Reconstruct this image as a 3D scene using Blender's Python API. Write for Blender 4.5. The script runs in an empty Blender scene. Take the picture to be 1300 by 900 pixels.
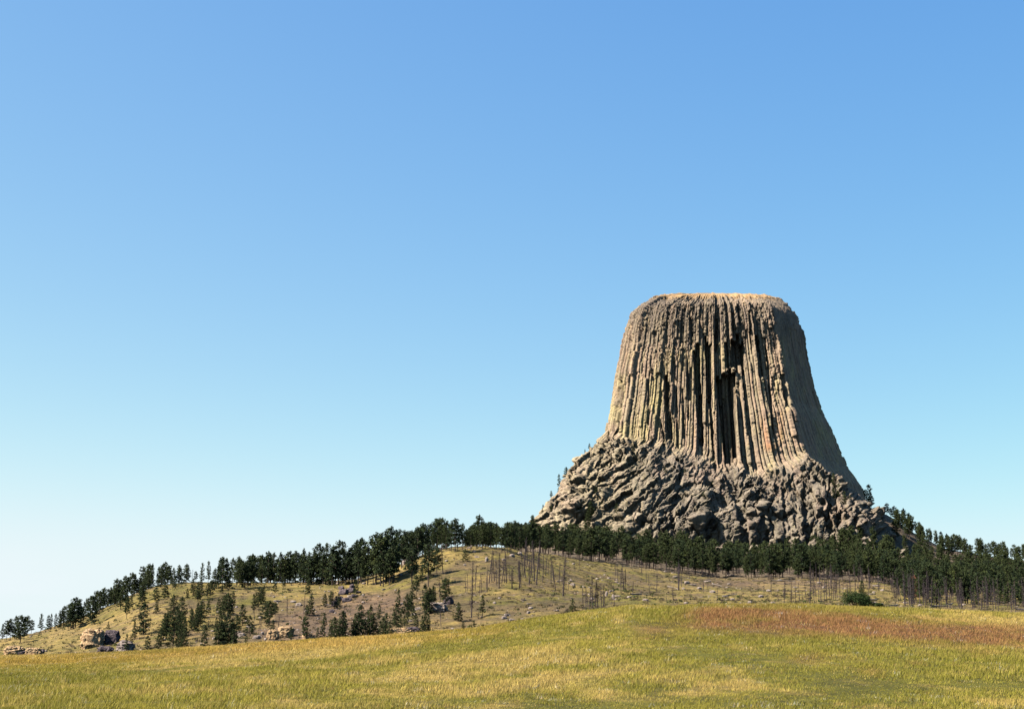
import bpy, math
import numpy as np
from mathutils import Vector, Matrix

# ------------------------------------------------------------------ camera, sky, sun, exposure
F = 1900.0                       # focal length in photo pixels (1300 wide)
PITCH = math.atan(390.0 / F)     # horizon sits at y = 840 in the photo
SUN_EL, SUN_AZ = 45.0, 19.0      # elevation; degrees towards the camera from pure left
SC = bpy.context.scene
cd = bpy.data.cameras.new("camera"); cam = bpy.data.objects.new("camera", cd)
SC.collection.objects.link(cam); SC.camera = cam
cd.sensor_width = 36.0; cd.lens = 36.0 * F / 1300.0
cd.clip_start = 0.1; cd.clip_end = 60000.0
cam.location = (0, 0, 0); cam.rotation_euler = (math.pi / 2 + PITCH, 0, 0)

w = bpy.data.worlds.new("World"); SC.world = w; w.use_nodes = True
nt = w.node_tree; nt.nodes.clear()
out = nt.nodes.new("ShaderNodeOutputWorld"); bg = nt.nodes.new("ShaderNodeBackground")
sky = nt.nodes.new("ShaderNodeTexSky"); sky.sky_type = 'NISHITA'; sky.sun_disc = False
sky.sun_elevation = math.radians(SUN_EL); sky.sun_rotation = math.radians(-(90 + SUN_AZ))
sky.altitude = 1300; sky.air_density = 1.0; sky.dust_density = 0.1; sky.ozone_density = 1.0
bg.inputs[1].default_value = 0.052
# thin low cloud bank just over the horizon on the left, part of the sky
tc = nt.nodes.new("ShaderNodeTexCoord"); mp = nt.nodes.new("ShaderNodeMapping"); mp.inputs['Scale'].default_value = (3, 3, 16)
nz = nt.nodes.new("ShaderNodeTexNoise"); nz.inputs['Scale'].default_value = 2.2; nz.inputs['Detail'].default_value = 6; nz.inputs['Roughness'].default_value = .55
sep = nt.nodes.new("ShaderNodeSeparateXYZ")
L = nt.links.new
L(tc.outputs['Generated'], mp.inputs[0]); L(mp.outputs[0], nz.inputs[0]); L(tc.outputs['Generated'], sep.inputs[0])
def mrange(x, a, b, c, d):
    m = nt.nodes.new("ShaderNodeMapRange"); m.interpolation_type = 'SMOOTHSTEP'
    L(x, m.inputs[0]); m.inputs[1].default_value = a; m.inputs[2].default_value = b; m.inputs[3].default_value = c; m.inputs[4].default_value = d
    return m.outputs[0]
def wmul(a, b):
    m = nt.nodes.new("ShaderNodeMath"); m.operation = 'MULTIPLY'; L(a, m.inputs[0])
    if isinstance(b, float): m.inputs[1].default_value = b
    else: L(b, m.inputs[1])
    return m.outputs[0]
cz = mrange(sep.outputs[2], 0.02, 0.085, 1, 0); cx = mrange(sep.outputs[0], -0.335, -0.235, 1, 0); cn = mrange(nz.outputs[0], 0.40, 0.62, 0, 1)
fac = wmul(wmul(wmul(cz, cx), cn), 0.7)
mix = nt.nodes.new("ShaderNodeMix"); mix.data_type = 'RGBA'
# clear high-altitude blue: per-channel response of the sky, a little deeper away from the sun's side
sr = nt.nodes.new("ShaderNodeSeparateColor"); L(sky.outputs[0], sr.inputs[0]); hsv = nt.nodes.new("ShaderNodeCombineColor")
for ch, (g_, k_, a_, b_, m_) in enumerate(((1.06, .85, 1.10, .78, 4.2), (.76, 1.40, 1.02, .88, 4.8), (.35, 2.80, 1.0, .96, 5.05))):
    pw = nt.nodes.new("ShaderNodeMath"); pw.operation = 'POWER'; L(sr.outputs[ch], pw.inputs[0]); pw.inputs[1].default_value = g_
    mn = nt.nodes.new("ShaderNodeMath"); mn.operation = 'SMOOTH_MIN'; mn.inputs[1].default_value = m_; mn.inputs[2].default_value = 1.5
    L(wmul(wmul(pw.outputs[0], k_), mrange(sep.outputs[0], -.42, .42, a_, b_)), mn.inputs[0]); L(mn.outputs[0], hsv.inputs[ch])
L(fac, mix.inputs[0]); L(hsv.outputs[0], mix.inputs[6]); mix.inputs[7].default_value = (4.6, 4.9, 5.2, 1)
L(mix.outputs[2], bg.inputs[0]); L(bg.outputs[0], out.inputs[0])

ld = bpy.data.lights.new("sun", 'SUN'); ld.energy = 5.0; ld.angle = math.radians(0.5); ld.color = (1.0, 0.95, 0.86)
sun = bpy.data.objects.new("sun", ld); SC.collection.objects.link(sun)
_a, _e = math.radians(SUN_AZ), math.radians(SUN_EL)
sun.rotation_euler = Vector((math.cos(_a) * math.cos(_e), math.sin(_a) * math.cos(_e), -math.sin(_e))).to_track_quat('-Z', 'Y').to_euler()
SC.view_settings.view_transform = 'Standard'; SC.view_settings.look = 'None'
SC.view_settings.exposure = 1.9; SC.view_settings.gamma = 1.0; SC.view_settings.use_curve_mapping = False
SC.render.engine = 'CYCLES'; SC.cycles.max_bounces = 5; SC.cycles.diffuse_bounces = 0

# ------------------------------------------------------------------ helpers
CT, ST = math.cos(PITCH), math.sin(PITCH)
def ss(a, b, x):
    t = np.clip((x - a) / (b - a), 0, 1); return t * t * (3 - 2 * t)
def slope(v):                    # Z/Y of the ray through photo row v
    return np.tan(PITCH + np.arctan((450.0 - np.asarray(v, float)) / F))
def ray(u, v, D):                # photo pixel at depth D -> world point
    xc, yc = (u - 650.0) / F, (450.0 - v) / F
    k = D / (CT - yc * ST)
    return np.array([xc * k, D + 0 * k, (ST + yc * CT) * k])
def project(X, Y, Z):
    f = Y * CT + Z * ST; up = -Y * ST + Z * CT
    return 650 + F * X / f, 450 - F * up / f
def hsh(ix, iy, seed):
    h = (ix.astype(np.int64) * 374761393 + iy.astype(np.int64) * 668265263 + seed * 1274126177) & 0xFFFFFFFF
    h = ((h ^ (h >> 13)) * 1274126177) & 0xFFFFFFFF
    h = (h ^ (h >> 16)); h = (h * 2246822519) & 0xFFFFFFFF
    return ((h ^ (h >> 15)) & 0xFFFFFF) / float(0xFFFFFF)
def vn(x, y, seed=0):
    ix, iy = np.floor(x), np.floor(y); fx, fy = x - ix, y - iy
    fx, fy = fx * fx * (3 - 2 * fx), fy * fy * (3 - 2 * fy)
    a, b, c, d = hsh(ix, iy, seed), hsh(ix + 1, iy, seed), hsh(ix, iy + 1, seed), hsh(ix + 1, iy + 1, seed)
    return (a + (b - a) * fx) * (1 - fy) + (c + (d - c) * fx) * fy
def fbm(x, y, seed=0, o=4):
    s, a, t = 0, 0.5, 0
    for i in range(o):
        s = s + a * (vn(x, y, seed + i * 17) - .5); t += a; x, y, a = x * 2.03 + 5.1, y * 2.03 + 3.7, a * .5
    return s / t * 2             # about -1..1
def worley(x, y, seed=0):
    ix, iy = np.floor(x), np.floor(y)
    f1 = np.full(x.shape, 9.0); f2 = np.full(x.shape, 9.0); cid = np.zeros(x.shape)
    for dx in (-1, 0, 1):
        for dy in (-1, 0, 1):
            cx_, cy_ = ix + dx, iy + dy
            px = cx_ + .1 + .8 * hsh(cx_, cy_, seed); py = cy_ + .1 + .8 * hsh(cx_, cy_, seed + 7)
            d = np.hypot(x - px, y - py); k = hsh(cx_, cy_, seed + 13)
            n = d < f1
            f2 = np.where(n, f1, np.minimum(f2, d)); cid = np.where(n, k, cid); f1 = np.where(n, d, f1)
    return f1, f2, cid
def blocky(x, y, seed, crack=.22, tilt=1.0):               # flat-topped facets, each tilted its own way, split by cracks
    ix, iy = np.floor(x), np.floor(y)
    f1 = np.full(x.shape, 9.0); f2 = np.full(x.shape, 9.0); cid = np.zeros(x.shape); fx = np.zeros(x.shape); fy = np.zeros(x.shape)
    for dx in (-1, 0, 1):
        for dy in (-1, 0, 1):
            cx_, cy_ = ix + dx, iy + dy
            ax = x - cx_ - .1 - .8 * hsh(cx_, cy_, seed); ay = y - cy_ - .1 - .8 * hsh(cx_, cy_, seed + 7)
            d = .45 * np.hypot(ax, ay) + .55 * np.maximum(np.abs(ax + .25 * ay), np.abs(ay - .2 * ax)); n = d < f1
            f2 = np.where(n, f1, np.minimum(f2, d)); cid = np.where(n, cx_ * 57.3 + cy_ * 131.7, cid); fx = np.where(n, ax, fx); fy = np.where(n, ay, fy); f1 = np.where(n, d, f1)
    k0, k1, k2 = hsh(np.floor(cid * 10), cid * 0, seed + 1), hsh(np.floor(cid * 10), cid * 0, seed + 2), hsh(np.floor(cid * 10), cid * 0, seed + 3)
    e = np.clip((f2 - f1) / crack, 0, 1); e = e * (2 - e)
    return e, k0, tilt * ((k1 - .5) * 2 * fx + (k2 - .5) * 2 * fy)

def mesh_np(name, verts, faces, k=None, smooth=False):
    """faces: int array (n,3) or (n,4)"""
    me = bpy.data.meshes.new(name); faces = np.asarray(faces, np.int32); k = faces.shape[1]
    me.vertices.add(len(verts)); me.vertices.foreach_set("co", np.ascontiguousarray(verts, np.float32).ravel())
    me.loops.add(faces.size); me.loops.foreach_set("vertex_index", faces.ravel())
    me.polygons.add(len(faces)); me.polygons.foreach_set("loop_start", np.arange(0, faces.size, k, dtype=np.int32))
    me.polygons.foreach_set("loop_total", np.full(len(faces), k, np.int32))
    if smooth: me.polygons.foreach_set("use_smooth", np.ones(len(faces), bool))
    me.update(calc_edges=True); return me
def set_col(me, name, rgb):
    at = me.color_attributes.new(name, 'FLOAT_COLOR', 'POINT')
    c = np.ones((len(me.vertices), 4), np.float32); c[:, :3] = rgb; at.data.foreach_set("color", c.ravel())
def grid_faces(nr, nc, wrap=False):
    r = np.arange(nr - 1)[:, None]; c = np.arange(nc if wrap else nc - 1)[None, :]
    c2 = (c + 1) % nc
    return np.stack([r * nc + c, r * nc + c2, (r + 1) * nc + c2, (r + 1) * nc + c], -1).reshape(-1, 4)
def tri_quads(q): return np.concatenate([q[:, [0, 1, 2]], q[:, [0, 2, 3]]])
def link(o, parent=None, **props):
    SC.collection.objects.link(o)
    if parent is not None: o.parent = parent
    for k_, v_ in props.items(): o[k_] = v_
    return o
def mobj(name, me, mat, parent=None, **props):
    if mat is not None and not me.materials: me.materials.append(mat)
    return link(bpy.data.objects.new(name, me), parent, **props)

def material(name, build, rough=.95):
    m = bpy.data.materials.new(name); m.use_nodes = True; t = m.node_tree; b = t.nodes['Principled BSDF']
    b.inputs['Roughness'].default_value = rough; b.inputs['Specular IOR Level'].default_value = .15
    build(t, b); return m
def nd(t, kind, **kw):
    n = t.nodes.new(kind)
    for k_, v_ in kw.items():
        if k_ in n.inputs: n.inputs[k_].default_value = v_
        else: setattr(n, k_, v_)
    return n
def noise(t, scale, detail=4, rough=.6, stretch=None, coord='Object'):
    c = t.nodes.new('ShaderNodeTexCoord'); n = nd(t, 'ShaderNodeTexNoise', Scale=scale, Detail=detail, Roughness=rough)
    if stretch:
        mpn = t.nodes.new('ShaderNodeMapping'); mpn.inputs['Scale'].default_value = stretch
        t.links.new(c.outputs[coord], mpn.inputs[0]); t.links.new(mpn.outputs[0], n.inputs[0])
    else: t.links.new(c.outputs[coord], n.inputs[0])
    return n.outputs[0]
def ramp(t, fac_, stops):
    r = t.nodes.new('ShaderNodeValToRGB'); e = r.color_ramp.elements
    while len(e) < len(stops): e.new(.5)
    for i, (p, c) in enumerate(stops): e[i].position = p; e[i].color = (*c, 1)
    t.links.new(fac_, r.inputs[0]); return r.outputs[0]
def mixc(t, a, b, f, mode='MIX'):
    m = t.nodes.new('ShaderNodeMix'); m.data_type = 'RGBA'; m.blend_type = mode
    for s, i in ((f, 0), (a, 6), (b, 7)):
        if isinstance(s, (int, float)): m.inputs[i].default_value = s
        elif isinstance(s, tuple): m.inputs[i].default_value = (*s, 1)
        else: t.links.new(s, m.inputs[i])
    return m.outputs[2]
def bump(t, b, h, strength, dist):
    n = nd(t, 'ShaderNodeBump', Strength=strength, Distance=dist); t.links.new(h, n.inputs['Height']); t.links.new(n.outputs[0], b.inputs['Normal'])
def attr(t, name):
    a = t.nodes.new('ShaderNodeAttribute'); a.attribute_name = name; return a.outputs['Color']

# ------------------------------------------------------------------ materials
def _rock(t, b):
    c = attr(t, 'col')
    g = ramp(t, noise(t, .55, 6, .7), [(.3, (.62, .60, .60)), (.5, (1, 1, 1)), (.7, (1.28, 1.25, 1.15))])
    s = ramp(t, noise(t, .35, 5, .65, (1, 1, .12)), [(.35, (.75, .72, .74)), (.52, (1, 1, 1)), (.68, (1.22, 1.17, .98))])
    t.links.new(mixc(t, mixc(t, c, g, 1.0, 'MULTIPLY'), s, 1.0, 'MULTIPLY'), b.inputs['Base Color'])
    bump(t, b, noise(t, .8, 7, .7), .7, 1.1)
M_ROCK = material('tower_rock', _rock)
def _ground(t, b):
    c = attr(t, 'col')
    g = ramp(t, noise(t, .22, 8, .75), [(.3, (.34, .32, .32)), (.5, (1, 1, 1)), (.68, (1.7, 1.55, 1.4))])
    t.links.new(mixc(t, c, g, 1.0, 'MULTIPLY'), b.inputs['Base Color'])
    bump(t, b, noise(t, .6, 8, .75), .9, 1.3)
M_GROUND = material('hill_ground', _ground)
def _grass(t, b):
    t.links.new(attr(t, 'col'), b.inputs['Base Color'])
    o = [n for n in t.nodes if n.type == 'OUTPUT_MATERIAL'][0]
    tr = t.nodes.new('ShaderNodeBsdfTranslucent'); t.links.new(attr(t, 'col'), tr.inputs[0])
    ms = t.nodes.new('ShaderNodeMixShader'); ms.inputs[0].default_value = .35
    t.links.new(b.outputs[0], ms.inputs[1]); t.links.new(tr.outputs[0], ms.inputs[2]); t.links.new(ms.outputs[0], o.inputs[0])
M_GRASS = material('meadow_grass', _grass, .8)
def _needles(a, b_, c_):
    def f(t, b):
        oi = t.nodes.new('ShaderNodeObjectInfo')
        n = ramp(t, noise(t, 7, 3), [(.35, a), (.5, b_), (.68, c_)])
        v = ramp(t, oi.outputs['Random'], [(0, (.72, .80, .80)), (.5, (1, 1, 1)), (1, (1.3, 1.18, .95))])
        t.links.new(mixc(t, n, v, 1.0, 'MULTIPLY'), b.inputs['Base Color'])
    return f
M_NEEDLE = material('pine_needles', _needles((.009, .013, .007), (.019, .028, .010), (.046, .055, .017)))
M_SHRUB = material('juniper_leaves', _needles((.009, .015, .004), (.020, .033, .008), (.045, .062, .014)))
def flat(c1, c2, sc, bs=.4, bd=.1, stretch=None):
    def f(t, b):
        n = noise(t, sc, 5, .65, stretch); t.links.new(ramp(t, n, [(.35, c1), (.65, c2)]), b.inputs['Base Color']); bump(t, b, n, bs, bd)
    return f
M_BARK = material('pine_bark', flat((.024, .018, .017), (.07, .048, .038), 30))
M_CHAR = material('charred_wood', flat((.014, .011, .012), (.060, .045, .044), 14))
M_SCORCH = material('scorched_needles', flat((.09, .035, .02), (.2, .09, .05), 9))
M_BOULDER = material('boulder_stone', flat((.085, .062, .055), (.25, .20, .165), 1.3, .7, .5))
M_SAND = material('sandstone', flat((.15, .08, .04), (.40, .28, .155), .9, .8, .6, (1, 1, 1.8)))
M_DARKROCK = material('weathered_rock', flat((.028, .02, .024), (.10, .076, .076), 1.1, .8, .5))
M_LOG = material('bleached_log', flat((.06, .05, .045), (.2, .16, .13), 4))

# ------------------------------------------------------------------ terrain
RNG = np.random.default_rng(7)
def tab(*p): a = np.array(p, float).reshape(-1, 2); return lambda u: np.interp(u, a[:, 0], a[:, 1])
CREST = tab(-300,840, 0,835, 60,834, 100,832, 200,826, 300,819, 400,812, 500,806, 600,796, 650,788, 700,780, 750,774, 800,769, 850,770.5, 900,768.5, 960,768, 1000,769, 1100,773, 1200,777, 1300,780, 1700,792)
R700 = tab(-400,832, 0,813, 50,804, 85,790, 110,783, 150,766, 170,755, 200,744, 250,738, 300,740, 360,741, 400,740, 450,737, 485,728, 520,712, 550,700, 575,697, 620,696.5, 645,699, 680,711, 720,726, 760,737, 830,747, 900,752, 1000,753, 1100,755, 1200,765, 1300,769, 1700,785)
R850 = tab(-400,845, 0,824, 150,778, 200,756, 300,752, 450,747, 520,722, 550,709, 600,703, 640,702, 680,703, 720,712, 760,719, 830,731, 900,739, 1000,741, 1100,743, 1200,753, 1300,758, 1700,775)
R1000 = tab(-400,850, 0,832, 150,800, 300,772, 450,760, 550,716, 600,706, 640,705, 680,702, 720,706, 760,710, 830,719, 900,730, 1000,731, 1100,733, 1150,742, 1200,746, 1300,749, 1700,770)
R1200 = tab(-400,850, 0,842, 300,800, 500,748, 600,716, 650,702, 700,700, 830,706, 900,712, 1000,713, 1100,708, 1150,712, 1200,722, 1300,730, 1700,765)
R1400 = tab(-400,850, 0,845, 300,820, 500,778, 600,726, 650,700, 680,684, 760,676, 1040,650, 1070,632, 1091,626, 1108,645, 1130,654, 1160,674, 1200,696, 1250,706, 1300,711, 1600,755, 1900,800)
R1650 = tab(-400,850, 0,845, 300,830, 500,800, 650,740, 800,710, 1000,690, 1100,675, 1160,690, 1200,708, 1300,722, 1600,770, 1900,820)
RD = np.array([0, 30, 50, 100, 150, 190, 260, 350, 450, 575, 700, 850, 1000, 1200, 1400, 1650, 2600, 6000, 30000.])
def rings(u):
    zc = slope(CREST(u)) * 150; z50 = -1.52 + 0 * u; z450 = slope(CREST(u) + 6) * 450
    z260 = np.minimum(zc - 4.5, z450 - 1)
    z700 = slope(R700(u)) * 700
    return np.stack([-1.7 + 0 * u, -1.66 + 0 * u, z50, z50 + (zc - z50) * .43, zc, zc - .5, z260, z260 * .5 + z450 * .5 - 1.5, z450,
                     (slope(CREST(u) + 6) * .46 + slope(R700(u)) * .54) * 575, z700, slope(R850(u)) * 850, slope(R1000(u)) * 1000,
                     slope(R1200(u)) * 1200, slope(R1400(u)) * 1400, slope(R1650(u)) * 1650, slope(836.) * 2600 + 0 * u, slope(839.) * 6000 + 0 * u, slope(839.7) * 30000 + 0 * u])
UT = np.arange(-400, 1901, 4.0); ZT = rings(UT)          # (nr, nu)
d_ = np.diff(ZT, axis=0) / np.diff(RD)[:, None]
mt = np.zeros_like(ZT); mt[1:-1] = (d_[1:] + d_[:-1]) / 2; mt[0] = d_[0]; mt[-1] = d_[-1]
for i in range(1, len(RD) - 1):                           # keep the spline from overshooting
    lim = 2.2 * np.minimum(abs(d_[i]), abs(d_[i - 1])); mt[i] = np.where(d_[i] * d_[i - 1] < 0, mt[i] * .3, np.clip(mt[i], -lim, lim))
def H(X, Y, fine=True):
    X, Y = np.asarray(X, float), np.asarray(Y, float); r = np.hypot(X, Y)
    D = np.maximum(np.maximum(Y, .5 * r), 1e-3); a = X / D
    u = np.clip(650 + F * a * (CT + .0316), -399, 1899)
    fu = (u + 400) / 4; iu = np.minimum(fu.astype(int), len(UT) - 2); fu = fu - iu
    k = np.clip(np.searchsorted(RD, D, side='right') - 1, 0, len(RD) - 2)
    h = RD[k + 1] - RD[k]; t = np.clip((D - RD[k]) / h, 0, 1)
    g = lambda A, kk: A[kk, iu] * (1 - fu) + A[kk, iu + 1] * fu
    z = (2*t**3 - 3*t**2 + 1) * g(ZT, k) + (t**3 - 2*t**2 + t) * h * g(mt, k) + (-2*t**3 + 3*t**2) * g(ZT, k + 1) + (t**3 - t**2) * h * g(mt, k + 1)
    far = ss(250, 450, D); near = 1 - far
    z = z + near * (.10 * fbm(X / 9, Y / 9, 3, 3) * ss(20, 60, D) + .30 * fbm(X / 30, Y / 30, 5, 2) * ss(60, 130, D))
    z = z + far * (1.6 * fbm(X / 45, Y / 45, 11, 3) + .55 * fbm(X / 9, Y / 9, 12, 3) + .42 * fbm(X / 2.6, Y / 2.6, 13, 2))
    return z
def hits(U, V, d0=430., d1=1640., back=False):            # where the rays of photo pixels meet the hillside
    Ds = np.linspace(d0, d1, 520); res = []
    for u, v in zip(U, V):
        p = ray(u, v, Ds); z = H(p[0], p[1]); uu, vv = project(p[0], p[1], z)
        ok = np.nonzero(vv <= v)[0]
        j = ok[0] if len(ok) else int(np.argmin(np.where(Ds < 1000, vv, 9999)))
        X, Y = p[0][j], p[1][j]; res.append((X, Y, float(H(X, Y))))
    return np.array(res)

cols = np.concatenate([np.arange(-180, -60, 3), np.arange(-60, -24, .6), np.arange(-24, 24, .055), np.arange(24, 60, .6), np.arange(60, 180, 3)]) * math.pi / 180
rr = np.concatenate([[.5], np.linspace(3, 40, 14), np.linspace(42, 200, 150), np.linspace(203, 430, 60), np.linspace(433, 1080, 250), np.linspace(1088, 1700, 80), np.geomspace(1740, 30000, 36)])
PH, RR = np.meshgrid(cols, rr); GX, GY = RR * np.sin(PH), RR * np.cos(PH)
GZ = H(GX, GY)
def ground_col(X, Y, Z):
    D = np.maximum(Y, 1); u, v = project(X, D, Z)
    n1, n2, n3 = fbm(X / 22, Y / 22, 31, 4), fbm(X / 60, Y / 60, 32, 3), fbm(X / 7, Y / 7, 33, 3)
    green, straw, pink, brown = map(np.array, ((.074, .062, .013), (.160, .112, .036), (.125, .080, .044), (.046, .031, .020)))
    f = np.clip(.5 + .9 * n1 + .35 * n3, 0, 1)[..., None]; c = green * (1 - f) + straw * f
    scree = np.exp(-((u - 395) / 75) ** 2 - ((v - 795) / 20) ** 2) + .9 * np.exp(-((u - 470) / 55) ** 2 - ((v - 765) / 14) ** 2) + .55 * np.exp(-((u - 130) / 90) ** 2 - ((v - 800) / 14) ** 2) + .5 * np.exp(-((u - 1010) / 170) ** 2 - ((v - 741) / 8) ** 2)
    f = np.clip(scree + .8 * n2 * ss(.0, .5, scree) + .35 * n3, 0, 1)[..., None] * ss(300, 430, D)[..., None]
    c = c * (1 - f) + pink * f
    f = (ss(-.05, .55, n2 + .8 * n3) * .65 * ss(430, 500, D))[..., None]; c = c * (1 - f) + brown * f
    ff = (ss(900, 990, D) * ss(600, 680, u))[..., None]; c = c * (1 - ff) + (np.array((.075, .055, .035)) * (1 + .5 * n3[..., None])) * ff
    return c
def field_col(X, Y, Z):                                   # colour of the meadow: green, straw, rust patches
    D = np.maximum(Y, 1); u, v = project(X, D, Z)
    n1, n2, n3 = fbm(X / 6, Y / 14, 41, 4), fbm(X / 22, Y / 40, 42, 3), fbm(X / 1.7, Y / 4, 43, 3)
    green, lime, straw, rust, tan = map(np.array, ((.165, .15, .015), (.275, .225, .028), (.45, .31, .085), (.225, .098, .040), (.44, .235, .04)))
    f = np.clip(.45 + .9 * n1 + .5 * n2, 0, 1)[..., None]; c = green * (1 - f) + lime * f
    f = ss(-.2, .5, n2 * 1.0 + n3 * .9 + n1 * .45)[..., None] * .9; c = c * (1 - f) + straw * f
    edge = np.exp(-((v - CREST(u) - 4) / 9) ** 2) * (.35 + .9 * vn(X / 7, Y / 9, 48)) * ss(690, 560, u); f = (np.clip(edge, 0, .9) * .6)[..., None]; c = c * (1 - f) + tan * f
    mid = np.interp(u, [820, 900, 1000, 1100, 1200, 1300, 1500], [783, 785, 788, 795, 804, 809, 818]); wd = np.interp(u, [800, 860, 950, 1100, 1300], [4, 11, 16, 14, 13])
    band = np.exp(-np.abs((v - mid) / wd) ** 2.4) * ss(835, 900, u + 30 * n1)
    spot = sum(np.exp(-((u - a) / s) ** 2 - ((v - b) / (s * .32)) ** 2) for a, b, s in ((835, 800, 30), (1025, 835, 22), (1110, 852, 15), (1165, 842, 10), (1250, 830, 14)))
    f = np.clip(band * (1.25 + .9 * n3 + .5 * n1) + .45 * spot * (1 + n3), 0, .95)[..., None]; c = c * (1 - f) + rust * f
    return c * .74
GC = ground_col(GX, GY, GZ); fm = 1 - ss(185, 250, GY)[..., None]
GC = GC * (1 - fm) + field_col(GX, GY, GZ) * .62 * fm
me = mesh_np('terrain', np.stack([GX, GY, GZ], -1).reshape(-1, 3), grid_faces(len(rr), len(cols), True)[:, ::-1], smooth=True)
set_col(me, 'col', GC.reshape(-1, 3))
mobj('terrain', me, M_GROUND, kind='structure')

# ------------------------------------------------------------------ the rock tower
TD, U0 = 1400.0, 911.0; MPP = TD / F / math.cos(PITCH) * 1.0
Lw = tab(373.2,0, 373.6,45, 375,68, 378,79, 385,93, 392,101, 397,107, 414,113, 430,117, 447,120, 475,127, 517,133.5, 544,139, 600,147, 660,157, 720,166)
Rw = tab(373.2,0, 373.8,45, 375,68, 377.5,82, 386,93, 395,100, 403,105, 422,112, 455,116.5, 489,123, 522,132, 542,143, 567,151, 594,162, 619,180, 650,190, 690,196, 780,200)
V0 = lambda th: np.interp(th, [0, 120, 150, 180, 200, 215, 240, 262, 275, 288, 299, 308, 322, 340, 360], [700, 680, 600, 553, 562, 572, 587, 603, 620, 608, 596, 606, 636, 675, 700])
KX = lambda th: np.interp(th, [0, 150, 180, 215, 240, 270, 300, 315, 330, 345, 360], [.0, .5, .64, .70, .66, .62, .64, .62, .50, .25, .0])
def section():
    P = np.array([(-1, 0), (-.985, -.30), (-.86, -.55), (-.62, -.74), (-.30, -.83), (.05, -.87), (.34, -.875), (.505, -.86), (.575, -.765), (.72, -.52), (.87, -.27), (1, .02), (.93, .4), (.62, .72), (0, .86), (-.62, .72), (-.93, .38)])
    n = len(P); q = []
    for i in range(n):                                    # Catmull-Rom outline, tight at the arete
        p0, p1, p2, p3 = P[i - 1], P[i], P[(i + 1) % n], P[(i + 2) % n]
        for t in np.linspace(0, 1, 20, endpoint=False):
            q.append(.5 * ((2 * p1) + (-p0 + p2) * t + (2 * p0 - 5 * p1 + 4 * p2 - p3) * t**2 + (-p0 + 3 * p1 - 3 * p2 + p3) * t**3))
    q = np.array(q); th = np.degrees(np.arctan2(q[:, 1], q[:, 0])) % 360; r = np.hypot(q[:, 0], q[:, 1]); o = np.argsort(th)
    return np.concatenate([th[o] - 360, th[o], th[o] + 360]), np.tile(r[o], 3)
STH, SR = section()
th = np.concatenate([np.linspace(140, 410, 1560, endpoint=False), np.linspace(410, 500, 50, endpoint=False)])
vv_ = np.concatenate([np.linspace(790, 395, 640), 395 - 20 * (np.linspace(0, 1, 34)[1:] ** .9), [374.6, 374.2, 373.9, 373.6, 373.4, 373.2]])
TH, VV = np.meshgrid(th, vv_); TM = TH % 360; TR = np.radians(TH)
wr = (1 + np.cos(TR)) / 2; wr = ss(0, 1, wr)
hw = Lw(VV) * (1 - wr) + Rw(VV) * wr
dv = VV - V0(TM) - 10 * fbm(TH / 5, VV / 60, 61, 4) + 4
apron = ss(-4, 16, dv)
extra = apron * 6 + KX(TM) * np.maximum(dv, 0)
sec = np.interp(TH, STH, SR)
wall_round = ss(560, 700, VV)[...] * .45                   # the foot is rounder than the shaft
sec = sec * (1 - wall_round) + (.95 + 0 * sec) * wall_round
PX = hw * sec + extra                                      # radius in photo pixels
cA, sA = np.cos(TR), np.sin(TR)
sag = np.where(VV < 400, 1, 0) * ss(402, 376, VV) * .14
def place(px, vv, dz=0):
    X = (U0 - 650 + px * cA) / F * TD / (CT + ST * .02); Y = TD + px * sA / F * TD
    Z = slope(vv) * TD - np.maximum(-(Y - TD), 0) * sag - np.maximum(-(Y - TD), 0) * .085 * ss(500, 380, vv)
    return X, Y, Z
BX, BY, BZ = place(PX, VV)
BU, BV = project(BX, BY, BZ)
# normals of the base form
def normals(X, Y, Z):
    P = np.stack([X, Y, Z], -1); du = np.roll(P, -1, 1) - np.roll(P, 1, 1); dw = np.gradient(P, axis=0)
    N = np.cross(du, dw); N /= np.linalg.norm(N, axis=-1, keepdims=True) + 1e-9
    return N
N = normals(BX, BY, BZ)
if (N[200, :, 0] * cA[200]).mean() < 0: N = -N
# --- columns of the shaft
rc = np.random.default_rng(21); edges = [100.0]
while edges[-1] < 520: edges.append(edges[-1] + rc.choice([1.15, 1.5, 1.9, 2.4, 3.1], p=[.2, .28, .27, .17, .08]) * (1 if 190 < edges[-1] < 345 else 1.25))
edges = np.array(edges); nE = len(edges)
wob = .13 * fbm(TH / 3, VV / 50, 71, 3) + .07 * fbm(TH / .8, VV / 9, 72, 2)
TW = TH + wob + .012 * (VV - 480) * np.sin(np.radians(TH * 3)) * .3
ci = np.clip(np.searchsorted(edges, TW) - 1, 0, nE - 2); e0, e1 = edges[ci], edges[ci + 1]
tcx = (TW - e0) / (e1 - e0) * 2 - 1; wid = (e1 - e0) * math.pi / 180 * PX * .74
prof = np.minimum(1, (1 - np.abs(tcx)) * 2.3) - .15 * tcx * np.sign(np.sin(ci * 2.7))
zz = np.zeros(nE)
coff = rc.normal(0, 1.15, nE) + 1.5 * np.sin(np.arange(nE) * .9 + rc.normal(0, .5, nE))
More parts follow.
